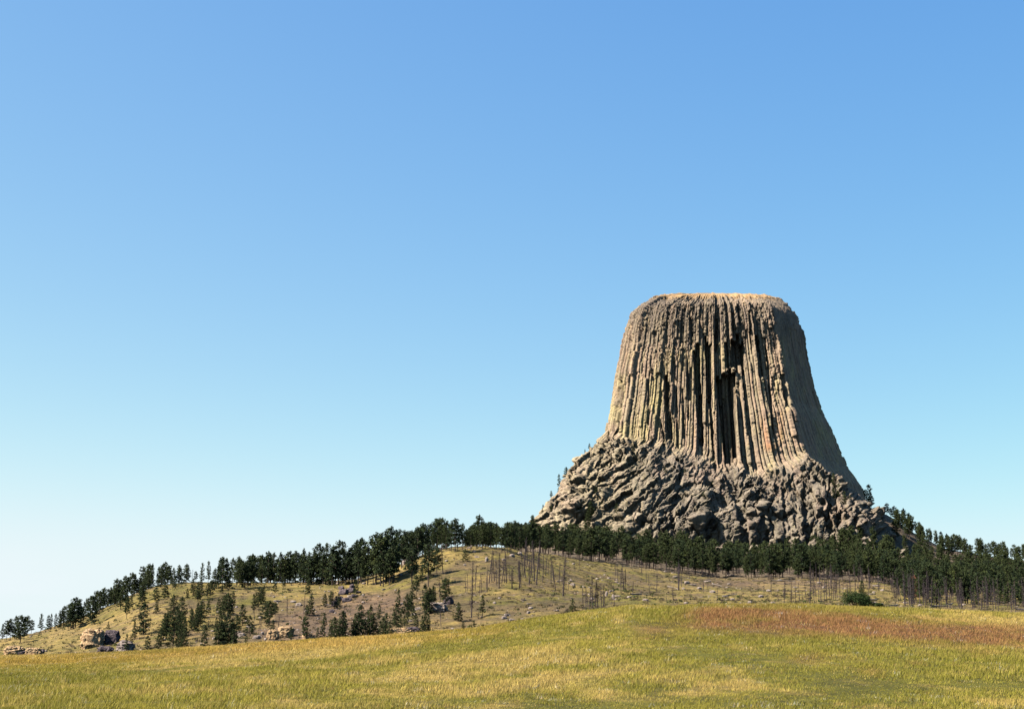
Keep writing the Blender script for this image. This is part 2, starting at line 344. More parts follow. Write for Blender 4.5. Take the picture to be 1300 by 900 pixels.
# every column is broken at its own heights; broken-off stretches stand further back
seg = np.floor(VV / np.array(rc.uniform(22, 60, nE))[ci] + rc.uniform(0, 9, nE)[ci])
so = (hsh(ci, seg, 77) ** 3) * 3.4
rface = 1 - .78 * ss(300, 306, TM)
shaft = coff[ci] * rface + prof * np.clip(wid * .55, .8, 2.6) * (1 - .75 * ss(300, 306, TM)) - so * rface - 1.6
joints = (-.7 * (vn(ci * 3.7 + tcx * .6, VV / 2.2, 78) > .78) + .6 * (hsh(ci, np.floor(VV / (3 + 5 * hsh(ci, ci * 0, 79)) + ci * .37), 80) - .5)) * rface
upper = ss(452, 400, BV + 22 * fbm(BU / 22, BV / 18, 79, 3))    # blocky weathered rim
b1_, cd1, bt1 = blocky(BU / 4.6, BV / 7.5, 81, .25); b2_, cd2, bt2 = blocky(BU / 2.4, BV / 3.1, 82, .3)
blocks = (b1_ * 1.8 + (cd1 - .5) * 3.4 + bt1 * 1.6 - 1.0) * .7 + (b2_ * .9 + (cd2 - .5) * 1.9 + bt2 * .8 - .4) * .7
patch = np.exp(-((BU - 846) / 24) ** 2 - ((BV - 448) / 13) ** 2) + .8 * np.exp(-((BU - 985) / 9) ** 2 - ((BV - 480) / 28) ** 2)
ub = np.clip(upper * .62 + patch, 0, 1)
dshaft = shaft * 1.25 * (1 - .6 * ub) + joints + blocks * (ub * 1.2 + .10) * rface
# --- slots, missing columns, gullies: (u, v) -> (u, v), width, depth, softness
def slot(u0, v0, u1, v1, wd, dp, w1=None, soft=1.2, square=False):
    ax, ay = u1 - u0, v1 - v0; L2 = ax * ax + ay * ay
    t = ((BU - u0) * ax + (BV - v0) * ay) / L2; tc_ = np.clip(t, 0, 1)
    d = np.hypot(BU - u0 - tc_ * ax, BV - v0 - tc_ * ay) + SN1; d = np.abs(BU - u0 - t * ax) * abs(ay) / math.sqrt(L2) + SN1 if square else d; ww = wd / 2 + ((w1 or wd) - wd) / 2 * tc_
    m = 1 - ss(ww - soft, ww + soft, d)
    if square: jg = t * math.sqrt(L2) + 16 * (SJ - .5); m = m * ss(-.8, .8, jg) * ss(-3, 3, math.sqrt(L2) - jg)
    return dp * m
SJ = hsh(ci, ci * 0, 87); SN1, SN2 = 1.1 * fbm(BU / 5, BV / 7, 85, 3), None
rec = 0
for a in [(921, 472, 928, 582, 25, 11, 15), (916, 500, 924, 585, 9, 14, 7), (929, 478, 930, 540, 8, 14, 5), (936, 430, 937, 468, 17, 11), (922, 432, 924, 470, 4, 6), (884, 443, 890, 568, 8.5, 7.5, 6), (845, 478, 849, 562, 7, 8), (899, 430, 901, 508, 8.5, 7.5, 5), (901, 505, 908, 592, 3.5, 5),
          (802, 448, 792, 490, 10, 8, 6), (815, 388, 812, 432, 5, 5), (787, 480, 783, 520, 3, 4), (796, 490, 789, 540, 2.6, 4), (961, 430, 967, 482, 6, 6), (992, 470, 1000, 520, 5, 4), (823, 470, 822, 540, 2.5, 3), (951, 395, 956, 442, 3.5, 4), (974, 440, 982, 560, 2.8, 4),
          (944, 480, 950, 560, 2.2, 3), (866, 490, 868, 560, 2.4, 3), (910, 400, 909, 440, 3.5, 4), (876, 400, 878, 440, 3, 3), (930, 395, 931, 425, 3, 3), (983, 395, 986, 440, 4, 4), (872, 450, 874, 530, 2, 3), (858, 500, 860, 566, 2.2, 3), (838, 538, 846, 572, 2.6, 4)]:
    rec = np.maximum(rec, slot(*a, soft=.8, square=True))
lintel = slot(914, 470, 940, 467, 3.5, 9)                 # hanging broken column ends over the big niche
rec = np.maximum(rec - lintel * ((BU > 916) & (BU < 938) & (vn(BU / 3, BV * 0, 86) > .35)), 0)
# --- apron of leaning columns and boulders
lean = .85 * ss(985, 890, BU) + .3 * ss(850, 720, BU)
q = BU + lean * (BV - 600) * (1 + .0 * BU) + 9 * fbm(BU / 34, BV / 34, 91, 3)
wq = 3.5 * fbm(BU / 11, BV / 11, 95, 3)
e1_, ridc, t1_ = blocky((q + wq) / 17, (BV + wq) / 44, 92, .13, 1.2)
e2_, rid2, t2_ = blocky((q * .8 + BU * .2 + wq) / 8.0, (BV - wq) / 12.5, 93, .13, 1.5); e3_, rid3, t3_ = blocky((BU + wq) / 4.4, (BV + .3 * BU) / 4.8, 94, .16, 1.7); e4_, rid4, t4_ = blocky((q + wq) / 5.2, BV / 12, 97, .18, 1.4)
rough = .42 + .95 * ss(-.3, .5, fbm(BU / 40, BV / 30, 96, 2))
big = ss(6, 60, dv)
dap = (e1_ * 6.5 + (ridc - .5) * 11 + t1_ * 6) * (.12 + .88 * big) + (e2_ * 3.2 + (rid2 - .5) * 6.5 + t2_ * 4.2) * rough \
    + (e3_ * 1.6 + (rid3 - .5) * 3.2 + t3_ * 2.2) * (1.25 - .6 * big) * rough + (e4_ * 1.4 + (rid4 - .5) * 2.6 + t4_ * 1.2) * .7 + 2.4 * fbm(BU / 60, BV / 60, 98, 2) - 8.0
arec = 0
for a in [(772, 558, 734, 624, 9, 7), (829, 619, 790, 650, 4, 6), (862, 612, 812, 664, 4, 7), (853, 648, 857, 676, 6, 7), (925, 600, 941, 640, 13, 9), (941, 640, 946, 690, 12, 10), (902, 668, 906, 680, 17, 7), (905, 612, 920, 640, 12, 6),
          (868, 585, 860, 622, 8, 5), (848, 560, 866, 592, 3, 6), (884, 640, 868, 676, 4, 5), (975, 640, 974, 690, 4, 5), (995, 620, 998, 690, 3.5, 5), (1020, 625, 1026, 690, 6, 6), (962, 655, 966, 690, 7, 7), (1045, 640, 1060, 690, 8, 7),
          (756, 575, 738, 606, 2.5, 4), (764, 580, 746, 612, 2, 4), (748, 575, 728, 606, 2.2, 4), (740, 580, 722, 608, 2, 4), (755, 600, 738, 632, 2, 4), (720, 640, 735, 634, 3, 4), (860, 600, 842, 618, 8, 4), (940, 575, 950, 600, 4, 4), (1010, 655, 1012, 690, 3, 4)]:
    arec = np.maximum(arec, slot(*a, soft=1.6))
edgef = 1 - .5 * np.exp(-((TM - 182) / 14) ** 2)
disp = dshaft * (1 - apron) - rec * (1 - ss(4, 16, dv)) + dap * apron * edgef - arec * apron
topf = ss(373.4, 380, VV); disp = disp * (.12 + .88 * topf)
# rock ledge fins stand proud on the top edge
VX, VY, VZ = BX + N[..., 0] * disp, BY + N[..., 1] * disp, BZ + N[..., 2] * disp * .6
VZ += (1 - ss(376, 386, VV)) * 1.9 * fbm(BX / 5, BY / 5, 99, 4)
# --- stone colours, with shade painted into the apron and niches
cr = hsh(ci, np.floor(VV / 45 + ci), 101)[..., None]; n1 = fbm(BU / 26, BV / 50, 102, 4)[..., None]; n2 = fbm(BU / 7, BV / 24, 103, 3)[..., None]; n3 = fbm(BU / 3, BV / 3, 104, 3)[..., None]
A = np.array
olive, lichen, pinky, grey, dark, orange = A((.26, .218, .155)), A((.38, .325, .165)), A((.31, .228, .172)), A((.215, .185, .152)), A((.105, .085, .074)), A((.40, .17, .07))
c = olive * (1 - cr) + pinky * cr
f = ss(.12, .6, n1 * .55 + n2 * .5 + .25 * np.exp(-((BU - 822) / 34) ** 2 - ((BV - 520) / 50) ** 2)[..., None] * 1.6 + .3 * np.exp(-((BU - 970) / 30) ** 2 - ((BV - 520) / 40) ** 2)[..., None]); c = c * (1 - f * .85) + lichen * f * .85
f = (ss(470, 395, BV)[..., None] * (.72 + .75 * n2 + .3 * n3)).clip(0, .95); c = c * (1 - f) + (grey * .45 + dark * .55) * f
f = ss(.62, .85, vn(TH * 1.9, VV / 70, 105) * .7 + vn(TH * 4.3, VV / 22, 106) * .4)[..., None] * .55; c = c * (1 - f) + dark * f
f = (.55 * ss(-.2, .5, n2 + n3 * .6)); f = f * ss(420, 460, BV)[..., None] * .5; c = c * (1 - f) + grey * f
o = np.exp(-((BU - 968 - (BV - 540) * .25) / 4) ** 2 - ((BV - 552) / 16) ** 2) + np.exp(-((BU - 978) / 8) ** 2 - ((BV - 568) / 5) ** 2) + .5 * np.exp(-((BU - 992) / 4) ** 2 - ((BV - 540) / 20) ** 2)
f = np.clip(o[..., None] * (.5 + .6 * n2), 0, .6); c = c * (1 - f) + orange * f
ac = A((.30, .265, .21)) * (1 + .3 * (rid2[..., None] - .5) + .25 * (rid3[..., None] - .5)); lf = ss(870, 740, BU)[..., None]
ac = ac * A((.80, .79, .83)) * (1 - lf) + (ac * A((1.2, 1.16, 1.08))) * lf; f = ss(.0, .6, n1 + .6 * n3) * .5; ac = ac * (1 - f) + A((.33, .24, .20)) * f  # right side darker and cooler than left: shade painted into the apron colour
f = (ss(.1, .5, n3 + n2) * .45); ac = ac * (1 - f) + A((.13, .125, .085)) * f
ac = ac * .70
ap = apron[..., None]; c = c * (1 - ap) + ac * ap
c = c * (1 - .45 * ss(.0, .7, rec / 10)[..., None])       # shade of the niches painted into the stone colour
tp = (1 - ss(375.5, 383, VV + 4 * n3[..., 0]))[..., None]; c = c * (1 - tp) + A((.31, .21, .115)) * (1 + .45 * n3) * tp
# --- three parts: shaft, boulder apron, grassy summit
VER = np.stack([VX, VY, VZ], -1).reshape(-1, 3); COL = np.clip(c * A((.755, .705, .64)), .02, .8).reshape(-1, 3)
FQ = grid_faces(len(vv_), len(th), True); ring_i = FQ[:, 0] // len(th)
dvf, vvf = dv.reshape(-1)[FQ[:, 0]], vv_[ring_i]
root = link(bpy.data.objects.new('rock_tower', None), label='huge flat-topped rock tower of vertical fluted columns rising above the pine belt', category='rock tower')
root.location = (float(ray(U0, 690, TD)[0]), TD, float(slope(700) * TD)); TO = np.array(root.location)
for nm, sel in (('column_shaft', (dvf < 3) & (vvf > 378.0)), ('boulder_apron', dvf >= 3), ('grassy_summit', (dvf < 3) & (vvf <= 378.0))):
    fq = FQ[sel]; used, inv = np.unique(fq, return_inverse=True)
    m_ = mesh_np(nm, VER[used] - TO, inv.reshape(-1, 4), smooth=False); set_col(m_, 'col', COL[used]); mobj(nm, m_, M_ROCK, root)
SURF = (VX, VY, VZ); SU, SV = project(VX, VY, VZ); FRONT = (N[..., 1] < .25)
def on_tower(u, v):
    d = (SU - u) ** 2 + (SV - v) ** 2 + np.where(FRONT, 0, 1e4); j = np.unravel_index(np.argmin(d), d.shape)
    return VX[j], VY[j] + .5, VZ[j] - .5

# ------------------------------------------------------------------ outcrops and boulders
def rock_mesh(name, seed, nu=40, nv=24, sx=1., sy=1., sz=1., cell=2.2, amp=.22, sup=.62):
    r_ = np.random.default_rng(seed)
    a_, b_ = np.meshgrid(np.linspace(0, 2 * np.pi, nu, endpoint=False), np.linspace(-np.pi / 2, np.pi / 2, nv))
    cs = lambda q_: np.sign(np.cos(q_)) * np.abs(np.cos(q_)) ** sup; sn = lambda q_: np.sign(np.sin(q_)) * np.abs(np.sin(q_)) ** sup
    X, Y, Z = cs(b_) * cs(a_), cs(b_) * sn(a_), sn(b_)
    e_, k_, t_ = blocky(a_ * cell / 1.3 + seed * 3.1, b_ * cell, seed, .22, 1.2)
    d = 1 + amp * (e_ * .7 + (k_ - .5) * 1.3 + t_ * .9) + .06 * fbm(a_ * 5 + seed, b_ * 5, seed, 3)
    d[0] = d[0].mean(); d[-1] = d[-1].mean(); d[:, 0] = (d[:, 0] + d[:, -1]) / 2
    d = d + .20 * fbm(X * 1.3 + seed, Z * 1.3 + Y, seed + 5, 2) + (.10 * (hsh(np.floor(Z * 4.3 + .4 * X + seed), Z * 0, seed) - .5) if nu > 60 else 0)
    V = np.stack([X * d * sx, Y * d * sy, Z * d * sz], -1).reshape(-1, 3)
    return mesh_np(name, V, grid_faces(nv, nu, True))
def put(o, x, y, z, s=1.0, rz=0.0, tilt=(0, 0)):
    o.location = (float(x), float(y), float(z)); o.scale = (s, s, s) if np.isscalar(s) else s; o.rotation_euler = (tilt[0], tilt[1], float(rz)); return o
BR = [rock_mesh('boulder', 300 + i, 22, 14, *((1, .8, .62), (1.25, .8, .5), (.9, .9, .8), (1.5, .8, .42), (1, .7, .7))[i]) for i in range(5)]
BRD = []
for m_ in BR: m_.materials.append(M_BOULDER); k_ = m_.copy(); k_.materials.clear(); k_.materials.append(M_DARKROCK); BRD.append(k_)
BRS = []
for m_ in BR: k_ = m_.copy(); k_.materials.clear(); k_.materials.append(M_SAND); BRS.append(k_)
rb = np.random.default_rng(5)
def boulders(lst, meshes, group, dflt):
    P = hits([a[0] for a in lst], [a[1] for a in lst])
    for a, p in zip(lst, P):
        wpx = a[2]; hpx = a[3] if len(a) > 3 and a[3] else wpx * .62; lab = a[4] if len(a) > 4 else dflt
        k_ = p[1] / F; sx_, sz_ = wpx * k_ / 2.7, hpx * k_ / 1.5
        o = link(bpy.data.objects.new('boulder', meshes[int(rb.integers(5))]), label=lab, category='boulder', group=group)
        put(o, p[0], p[1] + sx_ * .3, p[2] + sz_ * .32, (sx_, sx_ * .9, sz_), rb.uniform(-.5, .5), (rb.uniform(-.12, .12), rb.uniform(-.15, .15)))
def outcrop(name, u, v, wpx, hpx, seed, mat, lab, cat='outcrop', dep=.7, cell=5, amp=.2, sink=.35):
    p = hits([u], [v])[0]; k_ = p[1] / F; m_ = rock_mesh(name, seed, 110, 60, wpx * k_ / 2.3, wpx * k_ / 2.3 * dep, hpx * k_ / 2 * 1.1, cell * .75, amp * 1.15, .6)
    o = mobj(name, m_, mat, label=lab, category=cat); put(o, p[0], p[1] + wpx * k_ * .2, p[2] + hpx * k_ * sink); return o
outcrop('sandstone_outcrop', 115, 823, 30, 23, 411, M_SAND, 'largest cream and orange cracked sandstone outcrop at the foot of the left hill', cell=6, amp=.10)
outcrop('sandstone_outcrop', 141, 817, 20, 17, 412, M_DARKROCK, 'dark rounded rock face at the right end of the largest sandstone outcrop', cell=3, amp=.12)
outcrop('sandstone_outcrop', 158, 828, 22, 13, 413, M_BOULDER, 'pale grey cracked rock right of the dark rounded rock face', cell=4)
outcrop('sandstone_outcrop', 132, 829, 19, 8, 414, M_DARKROCK, 'low black and white rock just below the largest sandstone outcrop', cell=4)
outcrop('sandstone_outcrop', 17, 833, 22, 11, 415, M_SAND, 'low cream sandstone ledge at the far left edge of the meadow', cell=5)
outcrop('sandstone_outcrop', 42, 832, 18, 9, 416, M_SAND, 'cream sandstone ledge between the two dark boulders at far left', cell=5)
outcrop('sandstone_outcrop', 346, 812, 14, 11, 417, M_SAND, 'bright yellow sandstone block at hill foot below the scree', cell=4)
outcrop('sandstone_outcrop', 362, 809, 20, 12, 418, M_SAND, 'split cream sandstone block on the scree beside a small dark pine', cell=4)
outcrop('sandstone_outcrop', 391, 815, 14, 8, 419, M_SAND, 'small orange sandstone block where the meadow meets the scree', cell=4)
outcrop('sandstone_outcrop', 509, 808, 26, 10, 420, M_SAND, 'flat cream sandstone slab at meadow edge below the clump of young pines', cell=4, sink=.2)
outcrop('sandstone_outcrop', 524, 803, 18, 7, 421, M_DARKROCK, 'reddish dark ledge beside the flat cream sandstone slab', cell=4, sink=.2)
outcrop('stone_slab', 557, 776, 20, 11, 422, M_BOULDER, 'large tilted grey slab beside a dark boulder on the mid slope', cell=3)
outcrop('stone_slab', 569, 768, 12, 10, 423, M_DARKROCK, 'dark boulder behind the large tilted grey slab on the mid slope', cell=3)
boulders([(31, 832, 14, 10, 'dark purple round boulder between the two cream ledges at far left'), (52, 830, 10, 7, 'small dark boulder at right end of the far left ledge')], BRD, 'dark boulders at the far left', '')
boulders([(436, 756, 14, 9), (445, 752, 12, 8), (430, 763, 12, 8), (440, 764, 14, 7), (425, 770, 12, 9), (450, 759, 9, 6), (433, 748, 9, 5), (421, 778, 8, 5), (447, 746, 8, 5), (455, 753, 7, 4)], BRD,
         'purple-grey boulders piled on the slope', 'dark purple-grey boulder in the rock pile on the slope below the ridge pines')
boulders([(306, 808, 7, 8), (326, 812, 9, 7), (302, 804, 8, 4), (296, 800, 9, 4), (316, 797, 7, 4), (333, 806, 5, 4), (270, 802, 5, 3), (285, 796, 6, 3)], BR,
         'pale boulders at the foot of the left slope', 'pale grey boulder lying between the dark pines at the foot of the left slope')
boulders([(640, 786, 8, 5), (650, 788, 7, 4), (644, 782, 6, 5), (672, 768, 5, 3), (665, 763, 6, 3), (628, 767, 5, 3), (671, 779, 5, 3), (663, 787, 5, 3)], BR,
         'boulders on the open grass', 'small pale boulder on the open grass behind the meadow crest, left of the lone sapling')
boulders([(727, 744, 5, 6), (725, 738, 4, 3), (770, 757, 4, 7), (779, 762, 5, 8), (784, 758, 6, 4), (775, 752, 4, 3)], BR,
         'boulders among the burned trunks', 'upright pale boulder among the burned trunks on the central slope')
boulders([(872, 741, 8, 4), (880, 744, 6, 3), (888, 748, 7, 3), (905, 752, 9, 3), (868, 748, 5, 2), (928, 731, 9, 3), (921, 758, 6, 3), (930, 762, 8, 3), (952, 766, 6, 4), (981, 766, 7, 3), (976, 751, 7, 3), (966, 758, 7, 3), (1006, 735, 6, 2), (990, 737, 7, 2), (1040, 741, 6, 2), (1112, 744, 6, 3), (1107, 755, 7, 3), (1120, 750, 5, 3), (898, 739, 9, 3), (1010, 746, 6, 2), (857, 733, 6, 3), (845, 726, 6, 2)], BR,
         'pale boulders in front of the pine belt', 'pale boulder on the grassy clearing between the meadow and the pine belt')
boulders([(1095, 678, 12, 8), (1104, 684, 12, 7), (1090, 688, 10, 7), (1114, 688, 10, 6), (1112, 655, 12, 10), (1108, 666, 10, 8), (1119, 663, 10, 9), (1102, 671, 9, 6), (1124, 681, 8, 5), (1098, 660, 9, 6)], BR,
         'talus at the right foot of the tower', 'pinkish talus block in the rockfall at the right foot of the tower') if True else None
boulders([(405, 742, 6, 3), (394, 742, 5, 3), (462, 741, 5, 3), (461, 757, 4, 4), (487, 749, 4, 3), (515, 716, 10, 7), (524, 708, 10, 6), (508, 731, 7, 3), (480, 736, 7, 3), (602, 702, 7, 3), (618, 714, 5, 7), (606, 708, 6, 3), (590, 718, 4, 3), (650, 707, 8, 4), (660, 704, 8, 4), (640, 712, 6, 3), (596, 696, 5, 3), (379, 769, 9, 5), (372, 765, 7, 4), (352, 764, 7, 4), (530, 775, 8, 6), (525, 781, 7, 4), (510, 768, 5, 4), (520, 790, 6, 4)], BR,
         'boulders on the upper grassy hill', 'grey boulder on the grassy hill near its ridge')
# countless small stones
r_ = np.random.default_rng(55); VS, FS, o_ = [], [], 0
base = np.array([len(BR[0].vertices)]); bv = [np.array([v.co for v in m_.vertices]) for m_ in BR[:3]]; bf = []
lo = rock_mesh('lo', 9, 7, 5, 1, .9, .6); lv = np.array([v.co[:] for v in lo.vertices]); lf_ = np.array([p.vertices[:] for p in lo.polygons]); bpy.data.meshes.remove(lo)
n_ = 8000; uu = r_.uniform(0, 1310, n_); yy = r_.uniform(455, 1060, n_); xx = (uu - 650) / F * yy * 1.01
cl = fbm(xx / 28, yy / 28, 211, 3); keep = r_.uniform(-.2, 1, n_) < cl * 1.3 + .12 + .55 * np.exp(-((uu - 400) / 80) ** 2) * (yy < 640); xx, yy = xx[keep], yy[keep]
zz_ = H(xx, yy); sz_ = r_.uniform(.10, .30, len(xx)) * (1 + 2.2 * r_.uniform(0, 1, len(xx)) ** 6); an = r_.uniform(0, 6.28, len(xx))
V = lv[None] * sz_[:, None, None]; ca, sa = np.cos(an)[:, None], np.sin(an)[:, None]
V = np.stack([V[..., 0] * ca - V[..., 1] * sa + xx[:, None], V[..., 0] * sa + V[..., 1] * ca + yy[:, None], V[..., 2] + (zz_ + sz_ * .15)[:, None]], -1)
Fq = lf_[None] + (np.arange(len(xx)) * len(lv))[:, None, None]
mobj('scattered_stones', mesh_np('scattered_stones', V.reshape(-1, 3), Fq.reshape(-1, 4)), M_BOULDER, kind='stuff')

# ------------------------------------------------------------------ trees
def tube(path, rad, n=6):
    path = np.array(path, float); k_ = len(path); d = np.gradient(path, axis=0); d /= np.linalg.norm(d, axis=1)[:, None] + 1e-9
    up = np.tile(np.array([.31, .95, .05]), (k_, 1)); a = np.cross(d, up); a /= np.linalg.norm(a, axis=1)[:, None] + 1e-9; b = np.cross(d, a)
    t = np.linspace(0, 2 * np.pi, n, endpoint=False); rad = np.asarray(rad)[:, None, None]
    V = path[:, None] + rad * (a[:, None] * np.cos(t)[None, :, None] + b[:, None] * np.sin(t)[None, :, None])
    return V.reshape(-1, 3), tri_quads(grid_faces(k_, n, True))
class Acc:
    def __init__(s): s.v, s.f, s.n = [], [], 0
    def add(s, v, f): s.v.append(v); s.f.append(f + s.n); s.n += len(v)
    def get(s): return np.concatenate(s.v), np.concatenate(s.f)
def tufts(acc, c, rad, n, size, r_, flatz=.75):            # needle sprays: small bent triangles through a clump's volume
    d = r_.normal(0, 1, (n, 3)); d /= np.linalg.norm(d, axis=1)[:, None]; p = c + d * (rad * r_.uniform(.35, 1, n) ** .5)[:, None] * np.array([1, 1, flatz])
    a = r_.normal(0, 1, (n, 3)) + d * .9; a /= np.linalg.norm(a, axis=1)[:, None]; b = np.cross(a, r_.normal(0, 1, (n, 3))); b /= np.linalg.norm(b, axis=1)[:, None]
    s = size * r_.uniform(.6, 1.35, n)[:, None]
    V = np.stack([p - b * s * .42, p + b * s * .42, p + a * s], 1).reshape(-1, 3)
    acc.add(V, np.arange(3 * n).reshape(-1, 3))
def pine(seed, kind):
    r_ = np.random.default_rng(seed); T, C = Acc(), Acc()
    base, wmax, nb = {'open': (.24, .165, 30), 'belt': (.27, .16, 30), 'full': (.08, .185, 34), 'slim': (.14, .15, 28), 'young': (.04, .27, 28)}[kind]
    bend = r_.normal(0, .012, 2); hz = np.linspace(0, .97, 9)
    px = lambda t: np.array([bend[0] * math.sin(3 * t), bend[1] * math.sin(2.3 * t), t])
    tp = [px(t) for t in hz]; tp[0][2] = -.03
    T.add(*tube(tp, .0135 * (1 - hz) ** .8 + .002, 7))
    for i in range(nb):
        t = base + (.95 - base) * ((i + r_.uniform(0, .8)) / nb); q_ = (t - base) / (1 - base)
        if kind in ('open', 'belt'): L_ = wmax * (math.sin(math.pi * min(1, .25 + .75 * q_)) ** .6) * r_.uniform(.5, 1.15) + .02
        else: L_ = wmax * (1 - q_) ** .75 * r_.uniform(.6, 1.15) + .015
        an = i * 2.4 + r_.uniform(-.6, .6); up = r_.uniform(-.12, .35) + .3 * q_
        d = np.array([math.cos(an), math.sin(an), up]); c0 = px(t); c1 = c0 + d * L_
        T.add(*tube([c0, c0 * .5 + c1 * .5 + np.array([0, 0, -.006]), c1], [.0045, .003, .0012], 3))
        k_ = max(1, int(L_ / .045))
        for j in range(k_):
            f_ = (j + 1) / k_; cc = c0 + (c1 - c0) * (.25 + .75 * f_) + r_.normal(0, .012, 3)
            tufts(C, cc, .042 * r_.uniform(.7, 1.35), 30, .031, r_)
    for t in np.linspace(.86, 1.0, 5): tufts(C, px(t), .030 * (1.25 - t) * 3.2, 22, .028, r_)
    for i in range(5):                                     # dead stubs below the crown
        t = r_.uniform(.12, max(.16, base)); an = r_.uniform(0, 6.28); c0 = px(t); T.add(*tube([c0, c0 + np.array([math.cos(an), math.sin(an), -.1]) * r_.uniform(.02, .06)], [.003, .0008], 3))
    tv, tf = T.get(); cv, cf = C.get(); return (tv, tf), (cv, cf)
def snag(seed, dense):
    r_ = np.random.default_rng(seed); T, B = Acc(), Acc(); lean_ = r_.normal(0, .075, 2); hz = np.linspace(0, 1, 7)
    px = lambda t: np.array([lean_[0] * t, lean_[1] * t, t]); tp = [px(t) for t in hz]; tp[0][2] = -.03
    T.add(*tube(tp, .0115 * (1 - hz) ** .7 + .0022, 6))
    for i in range(dense):
        t = r_.uniform(.18, .98) ** .8; an = r_.uniform(0, 6.28); L_ = r_.uniform(.03, .115) * (1.15 - t); d = np.array([math.cos(an), math.sin(an), r_.uniform(-.5, .5)]); c0 = px(t); c1 = c0 + d * L_
        B.add(*tube([c0, c0 * .45 + c1 * .55 + np.array([0, 0, .01]), c1], [.0032, .0022, .001], 3))
        for j in range(2):
            s0 = c0 + (c1 - c0) * r_.uniform(.4, 1); s1 = s0 + r_.normal(0, 1, 3) * .022; B.add(*tube([s0, s1], [.0016, .0007], 3))
    return T.get(), B.get()
KINDS_ = {}
def kmesh(key, tr, cr_, cm, tm):
    a = mesh_np('trunk', *tr); a.materials.append(tm); b = mesh_np('crown', *cr_); b.materials.append(cm); KINDS_.setdefault(key, []).append((a, b, tr, cr_))
for i in range(5): kmesh('open', *pine(500 + i, 'open'), M_NEEDLE, M_BARK)
for i in range(5): kmesh('belt', *pine(520 + i, 'belt'), M_NEEDLE, M_BARK)
for i in range(4): kmesh('full', *pine(540 + i, 'full'), M_NEEDLE, M_BARK)
for i in range(4): kmesh('slim', *pine(560 + i, 'slim'), M_NEEDLE, M_BARK)
for i in range(3): kmesh('young', *pine(580 + i, 'young'), M_NEEDLE, M_BARK)
for i in range(5): kmesh('snag', *snag(600 + i, 40), M_CHAR, M_CHAR)
for i in range(4): kmesh('twiggy', *snag(620 + i, 150), M_CHAR, M_CHAR)
kmesh('scorched', *pine(640, 'slim'), M_SCORCH, M_CHAR)

ITEMS = []                                                 # x, y, z, height in metres, kind, label, group
rt = np.random.default_rng(99)
def Z_(ox, oy, sc, kind, lst, label, group):               # tree lists read off the photo: x, base row, top row
    lst = [((a[0] / sc + ox), (a[1] / sc + oy), (a[2] / sc + oy), (a[3] if len(a) > 3 and a[3] else label), (a[4] if len(a) > 4 else kind)) for a in lst]
    P = hits([a[0] for a in lst], [a[1] for a in lst], 430, 1000)
    for a, p in zip(lst, P):
        hgt = max((a[1] - a[2]), 4) * 1.02 * p[1] / F; kd = a[4] if isinstance(a[4], str) else a[4][int(rt.integers(len(a[4])))]
        ITEMS.append((p[0], p[1], p[2], hgt, kd, a[3], group))
OP = ('open', 'full', 'open', 'slim')
G1 = 'pines along the left crest'
Z_(0, 640, 4.285, OP, [(12,735,655), (55,735,630), (80,730,615), (110,755,612), (145,715,612), (170,700,630)], 'dark pine in the tight clump at the far left end of the crest', G1)
Z_(0, 640, 4.285, OP, [(222,690,600,'slender lone pine standing against the sky right of the far left clump','slim')], '', G1)
Z_(0, 640, 4.285, OP, [(275,680,600), (300,680,600), (320,680,590), (345,660,560)], 'pine in the short crest row right of the lone slender pine', G1)
Z_(0, 640, 4.285, OP, [(385,680,540), (410,670,515), (440,640,560)], 'bushy dark pine on the crest straight above the largest sandstone outcrop', G1)
Z_(0, 640, 4.285, OP, [(90,738,625), (130,735,620), (35,738,640), (262,686,607), (332,674,580)], 'dark pine standing low on the far left crest line', G1)
Z_(0, 640, 4.285, OP, [(370,675,552), (400,678,540), (425,655,525), (455,635,535), (490,625,505), (525,600,480), (556,580,468), (588,540,450), (600,525,430), (622,500,415)], 'pine in the closed rising line of trees on the left crest', G1)
Z_(0, 640, 4.285, OP, [(475,600,515), (500,655,505), (540,600,480), (565,560,455), (515,590,500)], 'thin-crowned pine on the steep part of the left crest', G1)
Z_(0, 640, 4.285, OP, [(610,500,420), (640,480,410), (660,470,400), (695,470,370), (620,560,470), (655,575,475), (685,560,480), (600,540,460), (670,530,440), (640,520,430)], 'dense pine in the dark grove at the shoulder of the left crest', G1)
Z_(0, 640, 4.285, OP, [(687,625,510,'flat-crowned pine on a thin bare trunk below the shoulder grove','open'), (735,445,375), (760,440,372), (745,460,390), (805,445,368), (860,440,345), (895,430,312), (880,435,330), (925,430,355), (910,432,340)], 'pine against the sky at the top of the left crest', G1)
Z_(0, 640, 4.285, OP, [(950,465,395), (978,410,333,'small pine at the crest just right of the tall sky-lined pair','open'), (1018,410,330,'round-crowned small pine alone on the bare crest','open'), (1065,410,355), (1045,405,330,'bare thin dead tree between two small crest pines','snag')], 'short pine on the crest where the grass runs up to the sky', G1)
Z_(0, 640, 4.285, OP, [(720,525,445), (775,530,420), (765,520,430), (848,525,455,'small round pine alone on the upper left grass with a dark shadow','full'), (897,515,425,'pine on bare upper grass right of the small round pine','full')], 'dark pine in the pair on the grass under the shoulder grove', G1)
G2 = 'pines scattered on the left slope'
Z_(0, 640, 4.285, OP, [(780,710,550,'conical pine standing alone on grass right of the sandstone outcrop','full'), (729,740,640,'thin small pine left of the lone conical pine','slim'), (588,680,640,'tiny bushy pine growing just above the largest sandstone outcrop','young'), (815,625,560,'thin dead stem above the lone conical pine','snag'), (545,770,705,'small dark pine growing inside the largest sandstone outcrop','young')], '', G2)
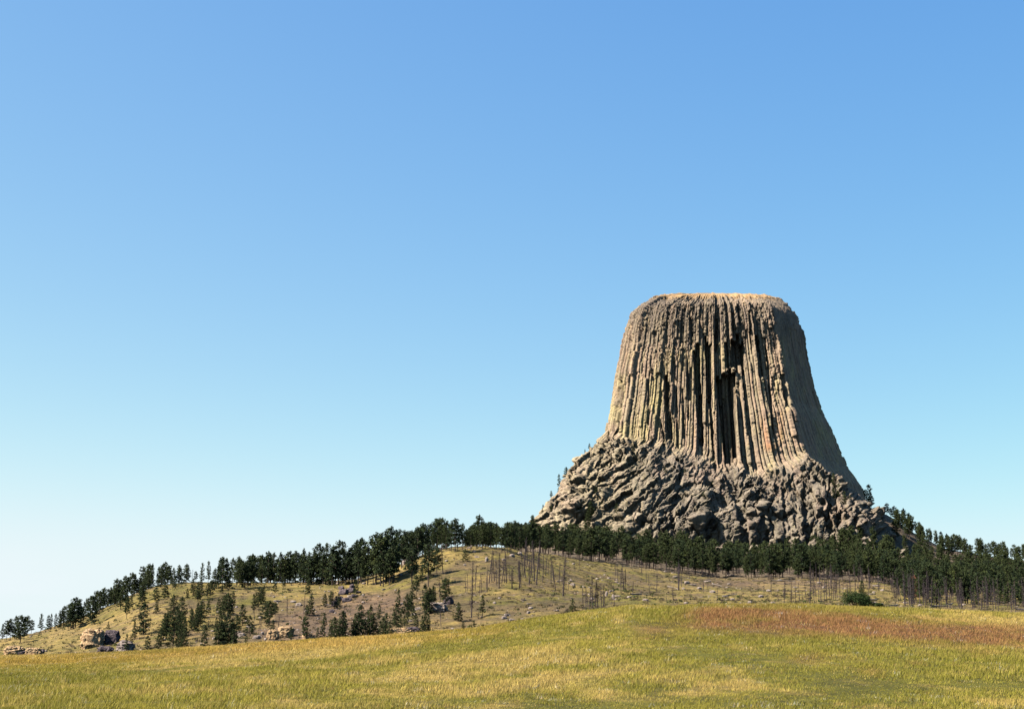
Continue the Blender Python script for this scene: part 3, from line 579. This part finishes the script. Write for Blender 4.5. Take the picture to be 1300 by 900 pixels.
Z_(0, 640, 4.285, ('full','slim'), [(1050,500,410), (1090,520,410), (1075,530,430), (1130,510,430), (1145,500,420)], 'dark pine in the mid-crest clump below the two tall thin crest pines', G2)
Z_(0, 640, 4.285, ('full','slim'), [(940,620,500), (985,640,510), (905,720,610), (940,770,620), (970,720,600), (990,700,600), (955,700,560), (925,690,580)], 'tall dark pine in the column of trees running down the left slope', G2)
Z_(0, 640, 4.285, ('full','young'), [(970,790,690), (1000,790,690), (985,780,680), (860,790,710,'squat conical pine at meadow edge left of the tree column','young'), (800,800,720,'ragged small pine at meadow edge below the lone conical pine','young')], 'bushy pine at the meadow edge at the foot of the tree column', G2)
Z_(0, 640, 4.285, ('full','slim'), [(1045,680,590), (1090,660,550), (1065,690,600), (1075,640,540), (1040,640,570)], 'dark pine in the second clump halfway down the left slope', G2)
G3 = 'pines along the middle crest'
Z_(200, 640, 4.285, OP, [(243,408,308,'left one of the two tall thin pines standing apart on the crest','slim'), (275,408,298,'right one of the two tall thin pines standing apart on the crest','slim'), (310,470,355), (350,460,295,'broad umbrella-crowned pine on the crest right of the two tall thin pines','open'), (330,455,340), (350,485,440,'very small pine under the umbrella-crowned pine','young'), (390,465,350), (375,462,360)], 'pine beside the umbrella-crowned pine on the crest', G3)
Z_(200, 640, 4.285, OP, [(430,450,330), (460,450,320), (490,450,288), (445,455,345), (475,452,330), (505,448,330), (520,440,320)], 'pine in the rounded grove on the crest left of the long forest edge', G3)
Z_(200, 640, 4.285, OP, [(555,420,310), (570,430,310), (600,430,265), (590,425,285), (630,430,270), (615,428,290), (640,480,400,'single small pine standing in front of the crest forest','full'), (665,430,270), (655,425,300), (690,430,290), (680,428,300), (720,425,265), (705,430,300), (750,430,262), (735,430,290), (747,428,240,'dead bare-topped tree poking above the crest forest','snag')], 'pine in the left part of the long crest forest', G3)
Z_(200, 640, 4.285, OP, [(790,435,250), (775,435,290), (820,440,270), (805,437,300), (850,440,260), (835,440,290), (880,430,225), (865,440,280), (915,435,222), (900,440,280), (950,440,240), (935,440,290), (985,435,208), (970,440,260), (1010,430,250), (1040,430,250), (1025,440,290), (1080,420,205), (1060,430,270), (1105,415,195)], 'pine in the thick middle part of the crest forest', G3)
Z_(420, 640, 4.285, ('open','belt'), [(130,430,230), (165,430,195), (150,435,260), (200,440,240), (185,445,280), (245,440,170), (230,440,250), (270,445,180), (300,430,160), (285,450,260), (330,400,135), (345,420,230), (340,430,230), (370,340,145), (400,330,150), (385,350,190), (320,440,260)], 'tall bare-stemmed pine where the crest forest climbs toward the tower', G3)
Z_(420, 640, 4.285, ('open','belt'), [(440,300,150), (425,310,160), (470,300,130), (455,300,150), (500,280,110), (485,290,140), (515,270,120), (540,255,110), (560,250,130), (580,250,88), (600,250,115), (625,250,120), (675,260,85), (655,255,115), (690,255,110), (715,250,110)], 'tall pine with sky between its stems on the highest part of the crest', G3)
Z_(420, 640, 4.285, ('open','belt'), [(760,250,140), (745,250,150), (790,245,150), (840,240,105), (825,245,120), (870,240,100), (855,245,130), (900,245,110), (930,260,130), (915,250,125), (960,270,120), (945,260,130), (1000,250,105), (980,255,130), (1030,250,110), (1060,250,130), (1045,250,120), (1100,250,60), (1085,255,110)], 'dark pine in the unbroken row between the hilltop gap and the tower foot', G3)
Z_(420, 640, 4.285, ('open','belt'), [(440,430,230), (530,450,220,'tall pine with a long bare trunk in front of the hilltop trees','belt'), (575,380,240), (610,380,220,'burned bare trunk beside the long-trunked pine below the hilltop','snag'), (450,380,300)], 'pine standing on the slope just below the hilltop trees', G3)
G4 = 'pines on the middle slope'
Z_(200, 640, 4.285, ('full','slim'), [(45,720,610), (120,690,590), (185,680,590), (225,670,560), (205,685,600), (240,620,530), (215,640,560), (275,600,530)], 'dark pine in the diagonal row left of the big hill-foot clump', G4)
Z_(200, 640, 4.285, ('full','open'), [(330,600,515), (380,620,490), (360,600,500), (410,560,480), (395,600,510), (350,640,560)], 'bushy pine in the mid-slope clump above the big hill-foot clump', G4)
Z_(200, 640, 4.285, ('full','young'), [(330,775,650), (355,775,670), (380,775,600), (400,775,660), (410,780,690), (345,760,640), (365,720,610), (320,700,620)], 'dark full pine in the big bushy clump at the meadow edge', G4)
Z_(200, 640, 4.285, ('full','slim'), [(255,785,665,'conical pine at the meadow edge left of the big bushy clump','full'), (480,770,710,'small dark bush-like pine at the foot of the scree','young'), (460,660,550,'dense pine on the slope right of the big bushy clump','full'), (520,590,490), (550,560,460), (575,530,450), (535,570,480), (565,545,460), (725,745,670,'tiny dark pine in front of the split sandstone block','slim'), (800,750,620,'tall irregular pine standing on the scree right of the sandstone blocks','open'), (835,610,500,'leafy pine with a long dark shadow on the upper scree','full')], 'dark pine in the leaning group on upper middle slope', G4)
Z_(200, 640, 4.285, ('open','full'), [(610,650,530,'open pine whose trunk stands bare on the scree','open'), (640,610,540), (630,600,540)], 'pine beside the bare-trunked pine on the scree', G4)
Z_(200, 640, 4.285, ('full','slim'), [(910,560,490,'small pine left of the purple boulder pile','full'), (945,570,480,'pine growing at the left end of the purple boulder pile','open'), (985,560,490), (970,565,500)], 'scrubby pine among the purple boulders', G4)
Z_(200, 640, 4.285, ('full','slim'), [(870,750,680), (900,740,640), (940,750,670), (1010,740,590), (990,745,640), (960,750,680)], 'pine in the left part of the hill-foot row behind the meadow', G4)
Z_(420, 640, 4.285, ('full','slim'), [(60,740,590), (20,740,620), (135,735,600), (120,735,640), (165,700,555), (150,730,600), (215,730,560), (200,730,590), (230,720,600), (265,630,550), (300,730,600), (285,730,620), (270,720,640), (320,735,640)], 'upright dark pine in the thick young grove behind the meadow edge', G4)
Z_(420, 640, 4.285, ('full','slim'), [(355,670,545), (345,665,590), (380,680,600), (415,660,590), (400,670,610)], 'pine right of the thick young grove at mid height', G4)
Z_(420, 640, 4.285, ('slim','open'), [(440,600,500), (465,500,390), (445,520,420), (435,560,480), (450,640,560), (425,600,520)], 'thin pine in the vertical file of trees down the centre of the hill', G4)
Z_(420, 640, 4.285, ('full','slim'), [(465,690,610,'conical young pine above the flat cream slab','full'), (515,710,590), (500,710,610), (530,700,600), (510,590,440), (555,560,450), (535,580,460), (520,600,480), (545,570,470)], 'pine in the group above and right of the flat cream slab', G4)
Z_(420, 640, 4.285, ('full','slim'), [(625,560,410,'leafy leaning pine beside the large grey slab','open'), (825,610,500,'small thin pine standing apart right of the tallest burned trunk','slim'), (720,685,640,'low dark bushy pine at the meadow edge in the middle','young'), (780,670,640,'tiny bush-like pine at the meadow edge below the small thin pine','young')], '', G4)
Z_(640, 600, 4.285, ('young',), [(375,775,690,'lone little green sapling behind the meadow crest left of the burned thicket','young')], '', 'young pines')
Z_(860, 600, 4.285, ('young',), [(1005,680,590,'grey-green young pine behind the round juniper bush','full')], '', 'young pines')
G5 = 'burned trunks on the hill'
SB = ('snag', 'twiggy', 'twiggy', 'snag')
Z_(420, 640, 4.285, SB, [(765,620,380,'tallest thick burned trunk on the open middle slope','twiggy'), (600,670,540,'burned trunk standing alone below the large grey slab','snag'), (700,620,550,'short burned stem above the low bushy pine','twiggy'), (595,530,410,'burned stem left of the leafy leaning pine','twiggy')], '', G5)
Z_(200, 640, 4.285, SB, [(705,615,490,'grey leafless cone-shaped tree on the upper scree','twiggy'), (795,600,470,'thin dead stem behind the leafy pine on the scree','snag'), (525,650,560), (550,710,620), (560,690,600), (655,690,600)], 'thin dead tree on the scree left of the sandstone blocks', G5)
Z_(420, 640, 4.285, SB, [(745,470,360), (770,460,300), (785,470,320), (820,480,360), (810,500,400), (850,480,330), (848,470,380), (735,480,380)], 'thin burned trunk in the loose left stand on the grassy hill', G5)
Z_(420, 640, 4.285, SB, [(860,430,230), (890,420,250), (875,420,270), (915,460,250), (900,440,280), (945,430,280), (930,430,260), (985,460,330), (975,430,310), (1025,460,300), (1035,450,290), (1080,440,280), (1050,390,170), (1070,330,160), (1105,350,180), (1060,400,260), (955,430,240)], 'thin burned trunk in the purple stand on the hilltop left of the tower foot', G5)
Z_(640, 600, 4.285, SB, [(10,590,500), (45,630,510), (85,630,470), (100,560,430), (120,520,380), (135,600,430), (150,560,400), (165,590,380), (175,610,340), (190,560,410), (210,600,420), (225,560,430), (240,560,460), (255,600,470), (270,590,450), (280,640,460), (300,600,470), (320,670,430,'thick black burned trunk with stubby twigs, nearest of the hilltop stand','twiggy'), (350,640,560,'short black broken trunk right of the thick twiggy one','snag')], 'burned trunk on the grass in front of the left end of the pine belt', G5)
Z_(640, 600, 4.285, ('twiggy',), [(480,750,540), (495,745,570), (510,745,590), (445,750,610), (430,740,620), (465,745,600), (530,740,590), (550,740,660), (455,740,640), (540,730,600)], 'twiggy burned trunk in the tight dark thicket behind the meadow crest', 'burned thicket behind the crest')
Z_(640, 600, 4.285, SB, [(385,540,470), (410,520,440), (600,720,580), (585,730,670), (650,640,470), (660,640,510), (620,600,480), (635,640,500), (605,560,470), (700,680,580), (790,650,540), (775,600,500), (830,650,500), (880,560,470), (950,640,480), (1010,580,480), (945,560,460), (1085,650,580), (720,520,440), (750,560,450), (885,710,650), (920,710,620), (575,700,650)], 'thin burned trunk on the clearing between the thicket and the pine belt', G5)
Z_(860, 600, 4.285, SB, [(5,640,480), (22,620,520), (140,640,580), (160,650,590), (215,710,620), (320,660,620), (440,660,600), (470,680,570), (510,660,560), (548,700,640), (580,715,570), (590,690,620), (620,715,580), (645,715,590), (665,700,590), (680,700,640), (700,700,610), (720,725,570), (745,710,590), (755,700,600), (780,710,580), (770,700,600), (800,700,590), (812,690,570), (830,700,570), (840,690,560), (850,690,560), (862,690,570), (870,680,560), (885,680,570), (900,680,580), (925,670,580), (945,670,570), (970,670,590), (1040,680,590)], 'burned trunk in the open stand behind the rust-coloured grass', G5)
# auto-filled stands whose members nothing tells apart
def fill(n, u0, u1, d0, d1, h0, h1, kinds, label, group, seed, cond=None, power=1.0):
    r2 = np.random.default_rng(seed); k_ = 0; pts = []
    for _ in range(n * 30):
        if k_ >= n: break
        D = d0 + (d1 - d0) * r2.uniform() ** power; u = r2.uniform(u0, u1); x = (u - 650) / F * D * 1.01
        if any(abs(x - a) + abs(D - b) < 3.0 for a, b in pts[-200:]): continue
        if cond is not None and not cond(u, D, r2): continue
        pts.append((x, D)); z = float(H(x, D)); ITEMS.append((x, D, z, r2.uniform(h0, h1), kinds[int(r2.integers(len(kinds)))], label, group)); k_ += 1
G6 = 'pines of the dense belt below the tower'
clear_tower = lambda u, D, r2: not (690 < u < 1105 and D > 1235 - 45 * math.cos((u - 900) / 90))
fill(46, 640, 760, 905, 1010, 12, 21, ('belt', 'open', 'belt'), 'dark pine in the left third of the dense belt below the tower', G6, 701)
fill(80, 760, 935, 955, 1055, 12, 22, ('belt', 'open', 'belt'), 'tall pine in the front rows of the dense belt under the middle of the tower', G6, 702)
fill(118, 915, 1130, 922, 1060, 12, 22, ('belt', 'open', 'belt'), 'pine in the front rows of the dense belt under the right side of the tower', G6, 703)
fill(150, 640, 1120, 1060, 1235, 14, 24, ('belt', 'open'), None, None, 704, clear_tower)
fill(42, 445, 640, 725, 860, 13, 17, ('belt', 'open'), None, None, 705)
fill(48, 285, 480, 702, 770, 11, 15, ('belt', 'open', 'slim'), None, None, 712)
fill(16, 150, 250, 690, 740, 8, 12, ('full', 'open', 'slim'), None, None, 713)
G7 = 'pines of the right-hand forest'
fill(62, 1135, 1318, 700, 880, 13, 18, ('belt', 'slim', 'open'), 'pine near the front of the thinned forest at the right edge', G7, 706)
fill(90, 1110, 1325, 880, 1120, 14, 19, ('belt', 'open'), 'pine deep in the thick forest at the right edge', G7, 707)
fill(110, 1110, 1330, 1120, 1390, 14, 18, ('belt', 'open'), None, None, 708, lambda u, D, r2: u > 1125 or D < 1230)
G8 = 'burned trunks of the right-hand forest'
fill(128, 1120, 1318, 560, 800, 8, 15, ('snag', 'twiggy', 'twiggy'), 'burned black trunk at the front of the thinned forest at the right edge', G8, 709)
fill(40, 1020, 1160, 760, 930, 9, 14, ('snag', 'twiggy'), 'burned trunk at the foot of the belt behind the round juniper bush', G8, 710)
fill(20, 1130, 1310, 620, 760, 9, 13, ('slim', 'belt'), 'half-burned small pine among the black trunks at the right edge', G7, 711)
Z_(1060, 600, 4.2875, ('scorched',), [(440,700,565,'tall rust-brown scorched pine standing in the right-hand forest','scorched'), (425,670,575,'smaller reddish dead pine just left of the rust-brown one','scorched')], '', 'scorched pines')
fill(34, 170, 600, 470, 690, 4, 8, ('young', 'full', 'slim'), None, None, 714)
# skyline pines on the talus shoulder right of the tower and pines clinging to the tower
G9 = 'pines on the right shoulder of the tower'
for (zx, b_, t_, lab) in [(170,150,52,'topmost pine right of the tower, sharp against the sky'), (150,190,90,''), (135,200,110,''), (180,210,120,''), (160,240,140,''), (260,280,165,''), (245,285,190,''), (280,300,190,''), (300,300,180,''), (320,320,220,''), (350,300,192,'pine with a rounded crown standing clear on the right shoulder skyline'), (370,345,240,''), (410,345,262,''), (395,350,275,''), (430,370,300,''),
        (470,400,303,''), (490,400,310,''), (455,395,320,''), (545,420,318,'forked open pine on the skyline right of the shoulder'), (520,425,340,''), (575,425,330,''), (600,440,345,''), (645,440,352,'rounded skyline pine left of the low gap in the right-hand forest'), (630,450,375,''), (695,455,388,''), (675,455,395,''), (750,455,372,''), (780,455,385,''), (825,460,370,'broadest-crowned pine on the skyline of the right-hand forest'), (800,460,380,''), (845,465,395,''), (895,470,402,''), (920,475,408,''), (950,480,400,''), (985,480,410,''), (1005,480,396,''), (1030,480,400,''), (1060,480,405,'')]:
    u, vb, vt = zx / 4.2875 + 1060, b_ / 4.2875 + 600, t_ / 4.2875 + 600; D = 1392.0; x = (u - 650) / F * D * 1.01; z = float(H(x, D)); zt = slope(vt) * D
    ITEMS.append((x, D, z - .3, float(np.clip(zt - z, 7, 22)), ('open', 'belt')[int(rt.integers(2))], lab or ('pine on the talus slope directly right of the tower' if u < 1152 else 'skyline pine along the top of the right-hand forest'), G9))
TP = []
for (u, vb, vt, k_, lab) in [(719,607,592,'full','small pine in silhouette on the left edge of the rock tower base, upper of two'), (704,617,600,'slim','thin pine in silhouette on the left edge of the rock tower base, lower of two'), (698,628,619,'full',''), (709,626,618,'young',''), (748,569,562,'young',''), (742,574,569,'young',''), (731,594,586,'young',''), (773,558,546,'full','dark pine in the notch where columns meet the left boulder slope'),
        (742,655,635,'full',''), (750,662,636,'full',''), (735,652,638,'full',''), (746,668,648,'full',''), (711,652,641,'full',''), (700,650,640,'full',''), (783,652,638,'full',''), (764,640,630,'young',''), (724,640,631,'young',''), (757,625,617,'young',''), (789,618,608,'young',''), (804,573,564,'young',''), (818,562,553,'young',''), (827,560,552,'young',''), (775,600,592,'young',''), (760,612,604,'young',''), (690,652,640,'slim',''), (728,600,592,'young',''),
        (870,600,590,'young',''), (893,632,622,'young',''), (915,640,630,'young',''), (905,618,608,'young',''), (845,600,592,'young',''), (930,625,616,'young',''), (1060,618,600,'full','dark pine on the ledge between the shaded wall and the right boulder slope'), (1066,630,612,'full',''), (1072,640,622,'full',''), (1080,645,628,'full',''), (1088,650,632,'full',''), (1058,632,618,'full',''), (1095,655,636,'full',''), (1045,606,596,'young',''), (862,452,446,'young','lone bush high on the ledge in the middle of the column wall'), (848,450,444,'young','')]:
    x, y, z = on_tower(u, vb); ITEMS.append((float(x), float(y), float(z), max((vb - vt) * y / F, 3.5), k_, lab or ('scrubby little pine rooted among the boulders of the left tower base' if u < 840 else 'dark pine below the shaded wall at the right tower base' if u > 1040 else 'shrub-like pine in the boulders at the middle of the tower base'), 'pines clinging to the tower'))

LIVE = [it for it in ITEMS if it[4] not in ('snag', 'twiggy', 'scorched')]
def rank(it): return it[3] / it[1] * (0 if it[5] is None else 1)
keep_live = set(id(it) for it in sorted(LIVE, key=rank, reverse=True)[:296] if it[5])
print('ITEMS', len(ITEMS), 'live', len(LIVE), 'labelled', sum(1 for it in LIVE if it[5]))
FV, FT, fo, to = [], [], 0, 0; FTv, FTf = [], []
for it in ITEMS:
    x, y, z, hgt, kd, lab, grp = it; ms = KINDS_[kd]; a, b, tr, cr_ = ms[int(rt.integers(len(ms)))]; rz = rt.uniform(0, 6.28); wd = hgt * rt.uniform(.85, 1.3) * (.82 if kd == 'belt' else .96) * (1.15 if kd in ('full', 'young') else 1.0)
    dead = kd in ('snag', 'twiggy')
    if not dead and kd != 'scorched' and id(it) not in keep_live:
        ca, sa = math.cos(rz), math.sin(rz); Rm = np.array([[ca * wd, -sa * wd, 0], [sa * wd, ca * wd, 0], [0, 0, hgt]])
        for (vv2, ff2), (Vl, Fl, key) in ((cr_, (FV, FT, 0)), (tr, (FTv, FTf, 1))):
            Vl.append(vv2 @ Rm.T + np.array([x, y, z])); Fl.append(ff2 + (fo if key == 0 else to))
            if key == 0: fo += len(vv2)
            else: to += len(vv2)
        continue
    root = link(bpy.data.objects.new('burned_tree' if dead else 'pine_tree', None), label=lab, category='burned tree' if dead else 'pine tree', group=grp)
    root.location = (x, y, z); root.rotation_euler = (0, 0, rz); root.scale = (wd, wd, hgt * (.88 if dead else 1))
    link(bpy.data.objects.new('trunk', a), root); link(bpy.data.objects.new('bare_crown' if dead else 'crown', b), root)
mobj('pine_forest', mesh_np('pine_forest', np.concatenate(FV), np.concatenate(FT)), M_NEEDLE, kind='stuff')
mobj('pine_forest_trunks', mesh_np('pine_forest_trunks', np.concatenate(FTv), np.concatenate(FTf)), M_BARK, kind='stuff')

# juniper bush on the meadow crest
def bush(name, u, D, wpx, hpx, seed, lab, n=34):
    r_ = np.random.default_rng(seed); k_ = D / F; W, Hh = wpx * k_ / 2, hpx * k_; C, S = Acc(), Acc()
    for i in range(n):
        a = r_.uniform(0, 6.28); rr_ = r_.uniform(0, 1) ** .6; e = math.sqrt(max(0, 1 - rr_ ** 2)); c0 = np.array([W * .82 * rr_ * math.cos(a), W * .6 * rr_ * math.sin(a), Hh * (.15 + .7 * e * r_.uniform(.55, 1))])
        if c0[0] > W * .35: c0[2] *= .6
        tufts(C, c0, W * .24 * r_.uniform(.7, 1.2), 170, .10, r_, .8); S.add(*tube([(0, 0, -.1), c0 * .5 + np.array([0, 0, -.05]), c0], [.05, .035, .012], 5))
    x = (u - 650) / F * D * 1.01; root = link(bpy.data.objects.new(name, None), label=lab, category='bush'); root.location = (x, D, float(H(x, D)) - .05)
    mobj('foliage', mesh_np('foliage', *C.get()), M_SHRUB, root); mobj('stems', mesh_np('stems', *S.get()), M_BARK, root)
bush('juniper_bush', 1079, 157, 56, 25, 811, 'wide dark green juniper bush on the meadow crest at the right', 46)
bush('juniper_bush', 1106, 153, 17, 11, 812, 'little green bush touching the right side of the wide juniper bush', 10)

# fallen logs
lm = []
for i in range(4):
    r_ = np.random.default_rng(830 + i); a = Acc(); tt = np.linspace(-.5, .5, 9); a.add(*tube([(t, .02 * math.sin(5 * t + i), .006 * math.cos(7 * t)) for t in tt], .018 * (1.1 - (tt + .5) * .6), 7))
    for j in range(6): c0 = np.array([r_.uniform(-.3, .5), 0, 0]); a.add(*tube([c0, c0 + np.array([.03, r_.uniform(-.06, .06), r_.uniform(.02, .07)])], [.004, .001], 3))
    m_ = mesh_np('log', *a.get()); m_.materials.append(M_LOG); lm.append(m_)
LG = [(1117, 762, 1140, 769, 'long bleached log sloping down beside the round juniper bush, upper half'), (1141, 769, 1163, 776, 'long bleached log sloping down beside the round juniper bush, lower half'), (868, 745, 884, 746, ''), (893, 736, 905, 735, ''), (905, 742, 916, 745, ''), (848, 745, 862, 749, ''), (918, 758, 934, 756, ''), (976, 738, 996, 735, ''), (955, 737, 972, 738, ''), (1180, 770, 1200, 768, ''), (1210, 766, 1232, 770, ''), (1255, 772, 1280, 766, ''), (800, 756, 818, 752, ''), (1236, 762, 1250, 758, ''), (1130, 740, 1145, 743, ''), (780, 719, 800, 717, ''), (740, 711, 756, 708, '')]
PA = hits([a[0] for a in LG], [a[1] for a in LG]); PB = hits([a[2] for a in LG], [a[3] for a in LG])
for i, (a, p, q2) in enumerate(zip(LG, PA, PB)):
    q2 = q2.copy()
    if abs(q2[1] - p[1]) > 18: q2[1] = p[1] + math.copysign(18, q2[1] - p[1]); q2[2] = float(H(q2[0], q2[1]))
    d = Vector(q2 - p); Ln = min(max(d.length, 4), 22); c0 = (p + q2) / 2
    o = link(bpy.data.objects.new('fallen_log', lm[i % 4]), label=a[4] or 'bleached fallen log lying on the clearing in front of the forest', category='fallen log', group='fallen logs'); o.location = (c0[0], c0[1], float(H(c0[0], c0[1])) + .25)
    o.rotation_euler = d.to_track_quat('X', 'Z').to_euler(); o.scale = (Ln, Ln * .8, Ln * .8)

# dark low shrubs on the hillside
r_ = np.random.default_rng(67); S_ = Acc(); uu = r_.uniform(0, 1310, 900); yy = r_.uniform(455, 930, 900)
for u, D in zip(uu, yy):
    x = (u - 650) / F * D * 1.01
    if float(fbm(np.array([x / 30]), np.array([D / 30]), 241, 2)[0]) + r_.uniform(-.5, .5) < .15: continue
    tufts(S_, np.array([x, D, float(H(x, D)) + .25]), r_.uniform(.4, 1.3), 34, .42, r_, .5)
mobj('hillside_shrubs', mesh_np('hillside_shrubs', *S_.get()), M_SHRUB, kind='stuff')

# low brush and bunch grass on the far hillside
r_ = np.random.default_rng(61); n_ = 26000; uu = r_.uniform(-20, 1320, n_); yy = 452 + 560 * r_.uniform(0, 1, n_); xx = (uu - 650) / F * yy * 1.01
cl = fbm(xx / 20, yy / 20, 221, 3); k_ = r_.uniform(-.5, .8, n_) < cl; xx, yy = xx[k_], yy[k_]; zz_ = H(xx, yy); n_ = len(xx); m = 16
s_ = r_.uniform(.3, 1.0, n_)[:, None]; a_ = r_.uniform(0, 6.28, (n_, m)); rr_ = r_.uniform(.1, 1, (n_, m)) * s_
px_, py_ = xx[:, None] + np.cos(a_) * rr_, yy[:, None] + np.sin(a_) * rr_; pz_ = zz_[:, None] - .08 + 0 * px_
hh = r_.uniform(.5, 1.1, (n_, m)) * s_; wa = r_.uniform(0, 3.14, (n_, m)); ww = .12 * s_ + .03
V = np.stack([np.stack([px_ - np.cos(wa) * ww, py_ - np.sin(wa) * ww, pz_], -1), np.stack([px_ + np.cos(wa) * ww, py_ + np.sin(wa) * ww, pz_], -1), np.stack([px_ + np.cos(a_) * hh * .3, py_ + np.sin(a_) * hh * .3, pz_ + hh], -1)], 2).reshape(-1, 3)
cc = np.array([(.035, .038, .016), (.10, .08, .03), (.12, .085, .042), (.045, .032, .028)])[r_.integers(0, 4, n_)][:, None, None, :] * r_.uniform(.7, 1.3, (n_, m, 1, 1)) * np.ones((1, 1, 3, 1))
me = mesh_np('hillside_brush', V, np.arange(len(V)).reshape(-1, 3)); set_col(me, 'col', cc.reshape(-1, 3)); mobj('hillside_brush', me, M_GRASS, kind='stuff')

# meadow grass: blades in tufts from just before the frame to behind the crest
r_ = np.random.default_rng(71)
nt_ = 122000; D = 34 + (192 - 34) * r_.uniform(0, 1, nt_) ** .86; X = r_.uniform(-1, 1, nt_) * (.36 * D + 27); Y = D
u_, v_ = project(X, Y, H(X, Y)); mid = np.interp(u_, [820, 900, 1000, 1100, 1200, 1300, 1500], [783, 785, 788, 795, 804, 809, 818]); rustz = np.exp(-((v_ - mid) / 13) ** 2) * ss(850, 900, u_)
lush = np.clip(.75 + .55 * fbm(X / 3.5, Y / 5, 231, 3) + .35 * fbm(X / 12, Y / 16, 232, 2) + .45 * rustz, .25, 1.9)
m = 12; s_ = (.10 + .0011 * D)[:, None]; px_ = X[:, None] + r_.normal(0, 1, (nt_, m)) * s_; py_ = Y[:, None] + r_.normal(0, 1, (nt_, m)) * s_ * 1.4
pz_ = H(px_, py_) - .02; hh = lush[:, None] * r_.uniform(.10, .30, (nt_, m)); hh = np.where(r_.uniform(0, 1, hh.shape) < .04, hh * 1.6, hh)
wa = r_.uniform(0, 3.14, (nt_, m)); ww = (.006 + .00011 * D)[:, None] * r_.uniform(.7, 1.5, (nt_, m)); la = r_.normal(.4, 1.1, (nt_, m)); lb = hh * np.abs(r_.normal(.45, .35, (nt_, m)))
V = np.stack([np.stack([px_ - np.cos(wa) * ww, py_ - np.sin(wa) * ww, pz_], -1), np.stack([px_ + np.cos(wa) * ww, py_ + np.sin(wa) * ww, pz_], -1), np.stack([px_ + np.cos(la) * lb, py_ + np.sin(la) * lb, pz_ + hh], -1)], 2).reshape(-1, 3)
gc = field_col(X, Y, H(X, Y)); tn = r_.uniform(.72, 1.32, (nt_, 1)); gc = gc * tn
alt = np.array([(.05, .055, .006), (.34, .25, .075), (.20, .115, .038), (.13, .125, .014)])[r_.integers(0, 4, nt_)]; mx = (r_.uniform(0, 1, (nt_, 1)) < .30 - .2 * rustz[:, None]) * r_.uniform(.3, .9, (nt_, 1)); gc = gc * (1 - mx) + alt * mx
cc = gc[:, None, None, :] * r_.uniform(.75, 1.3, (nt_, m, 1, 1)) * np.ones((1, 1, 3, 1)); cc[:, :, 2, :] *= 1.12
sd = (r_.uniform(0, 1, (nt_, 1)) < .012)[..., None] * .75; cc[:, :, 2, :] = cc[:, :, 2, :] * .78 + .22 * np.array((.25, .175, .05)); cc[:, :, 2, :] = cc[:, :, 2, :] * (1 - sd) + sd * np.array((.55, .52, .45))
me = mesh_np('meadow_grass', V, np.arange(len(V)).reshape(-1, 3)); set_col(me, 'col', cc.reshape(-1, 3)); mobj('meadow_grass', me, M_GRASS, kind='stuff')
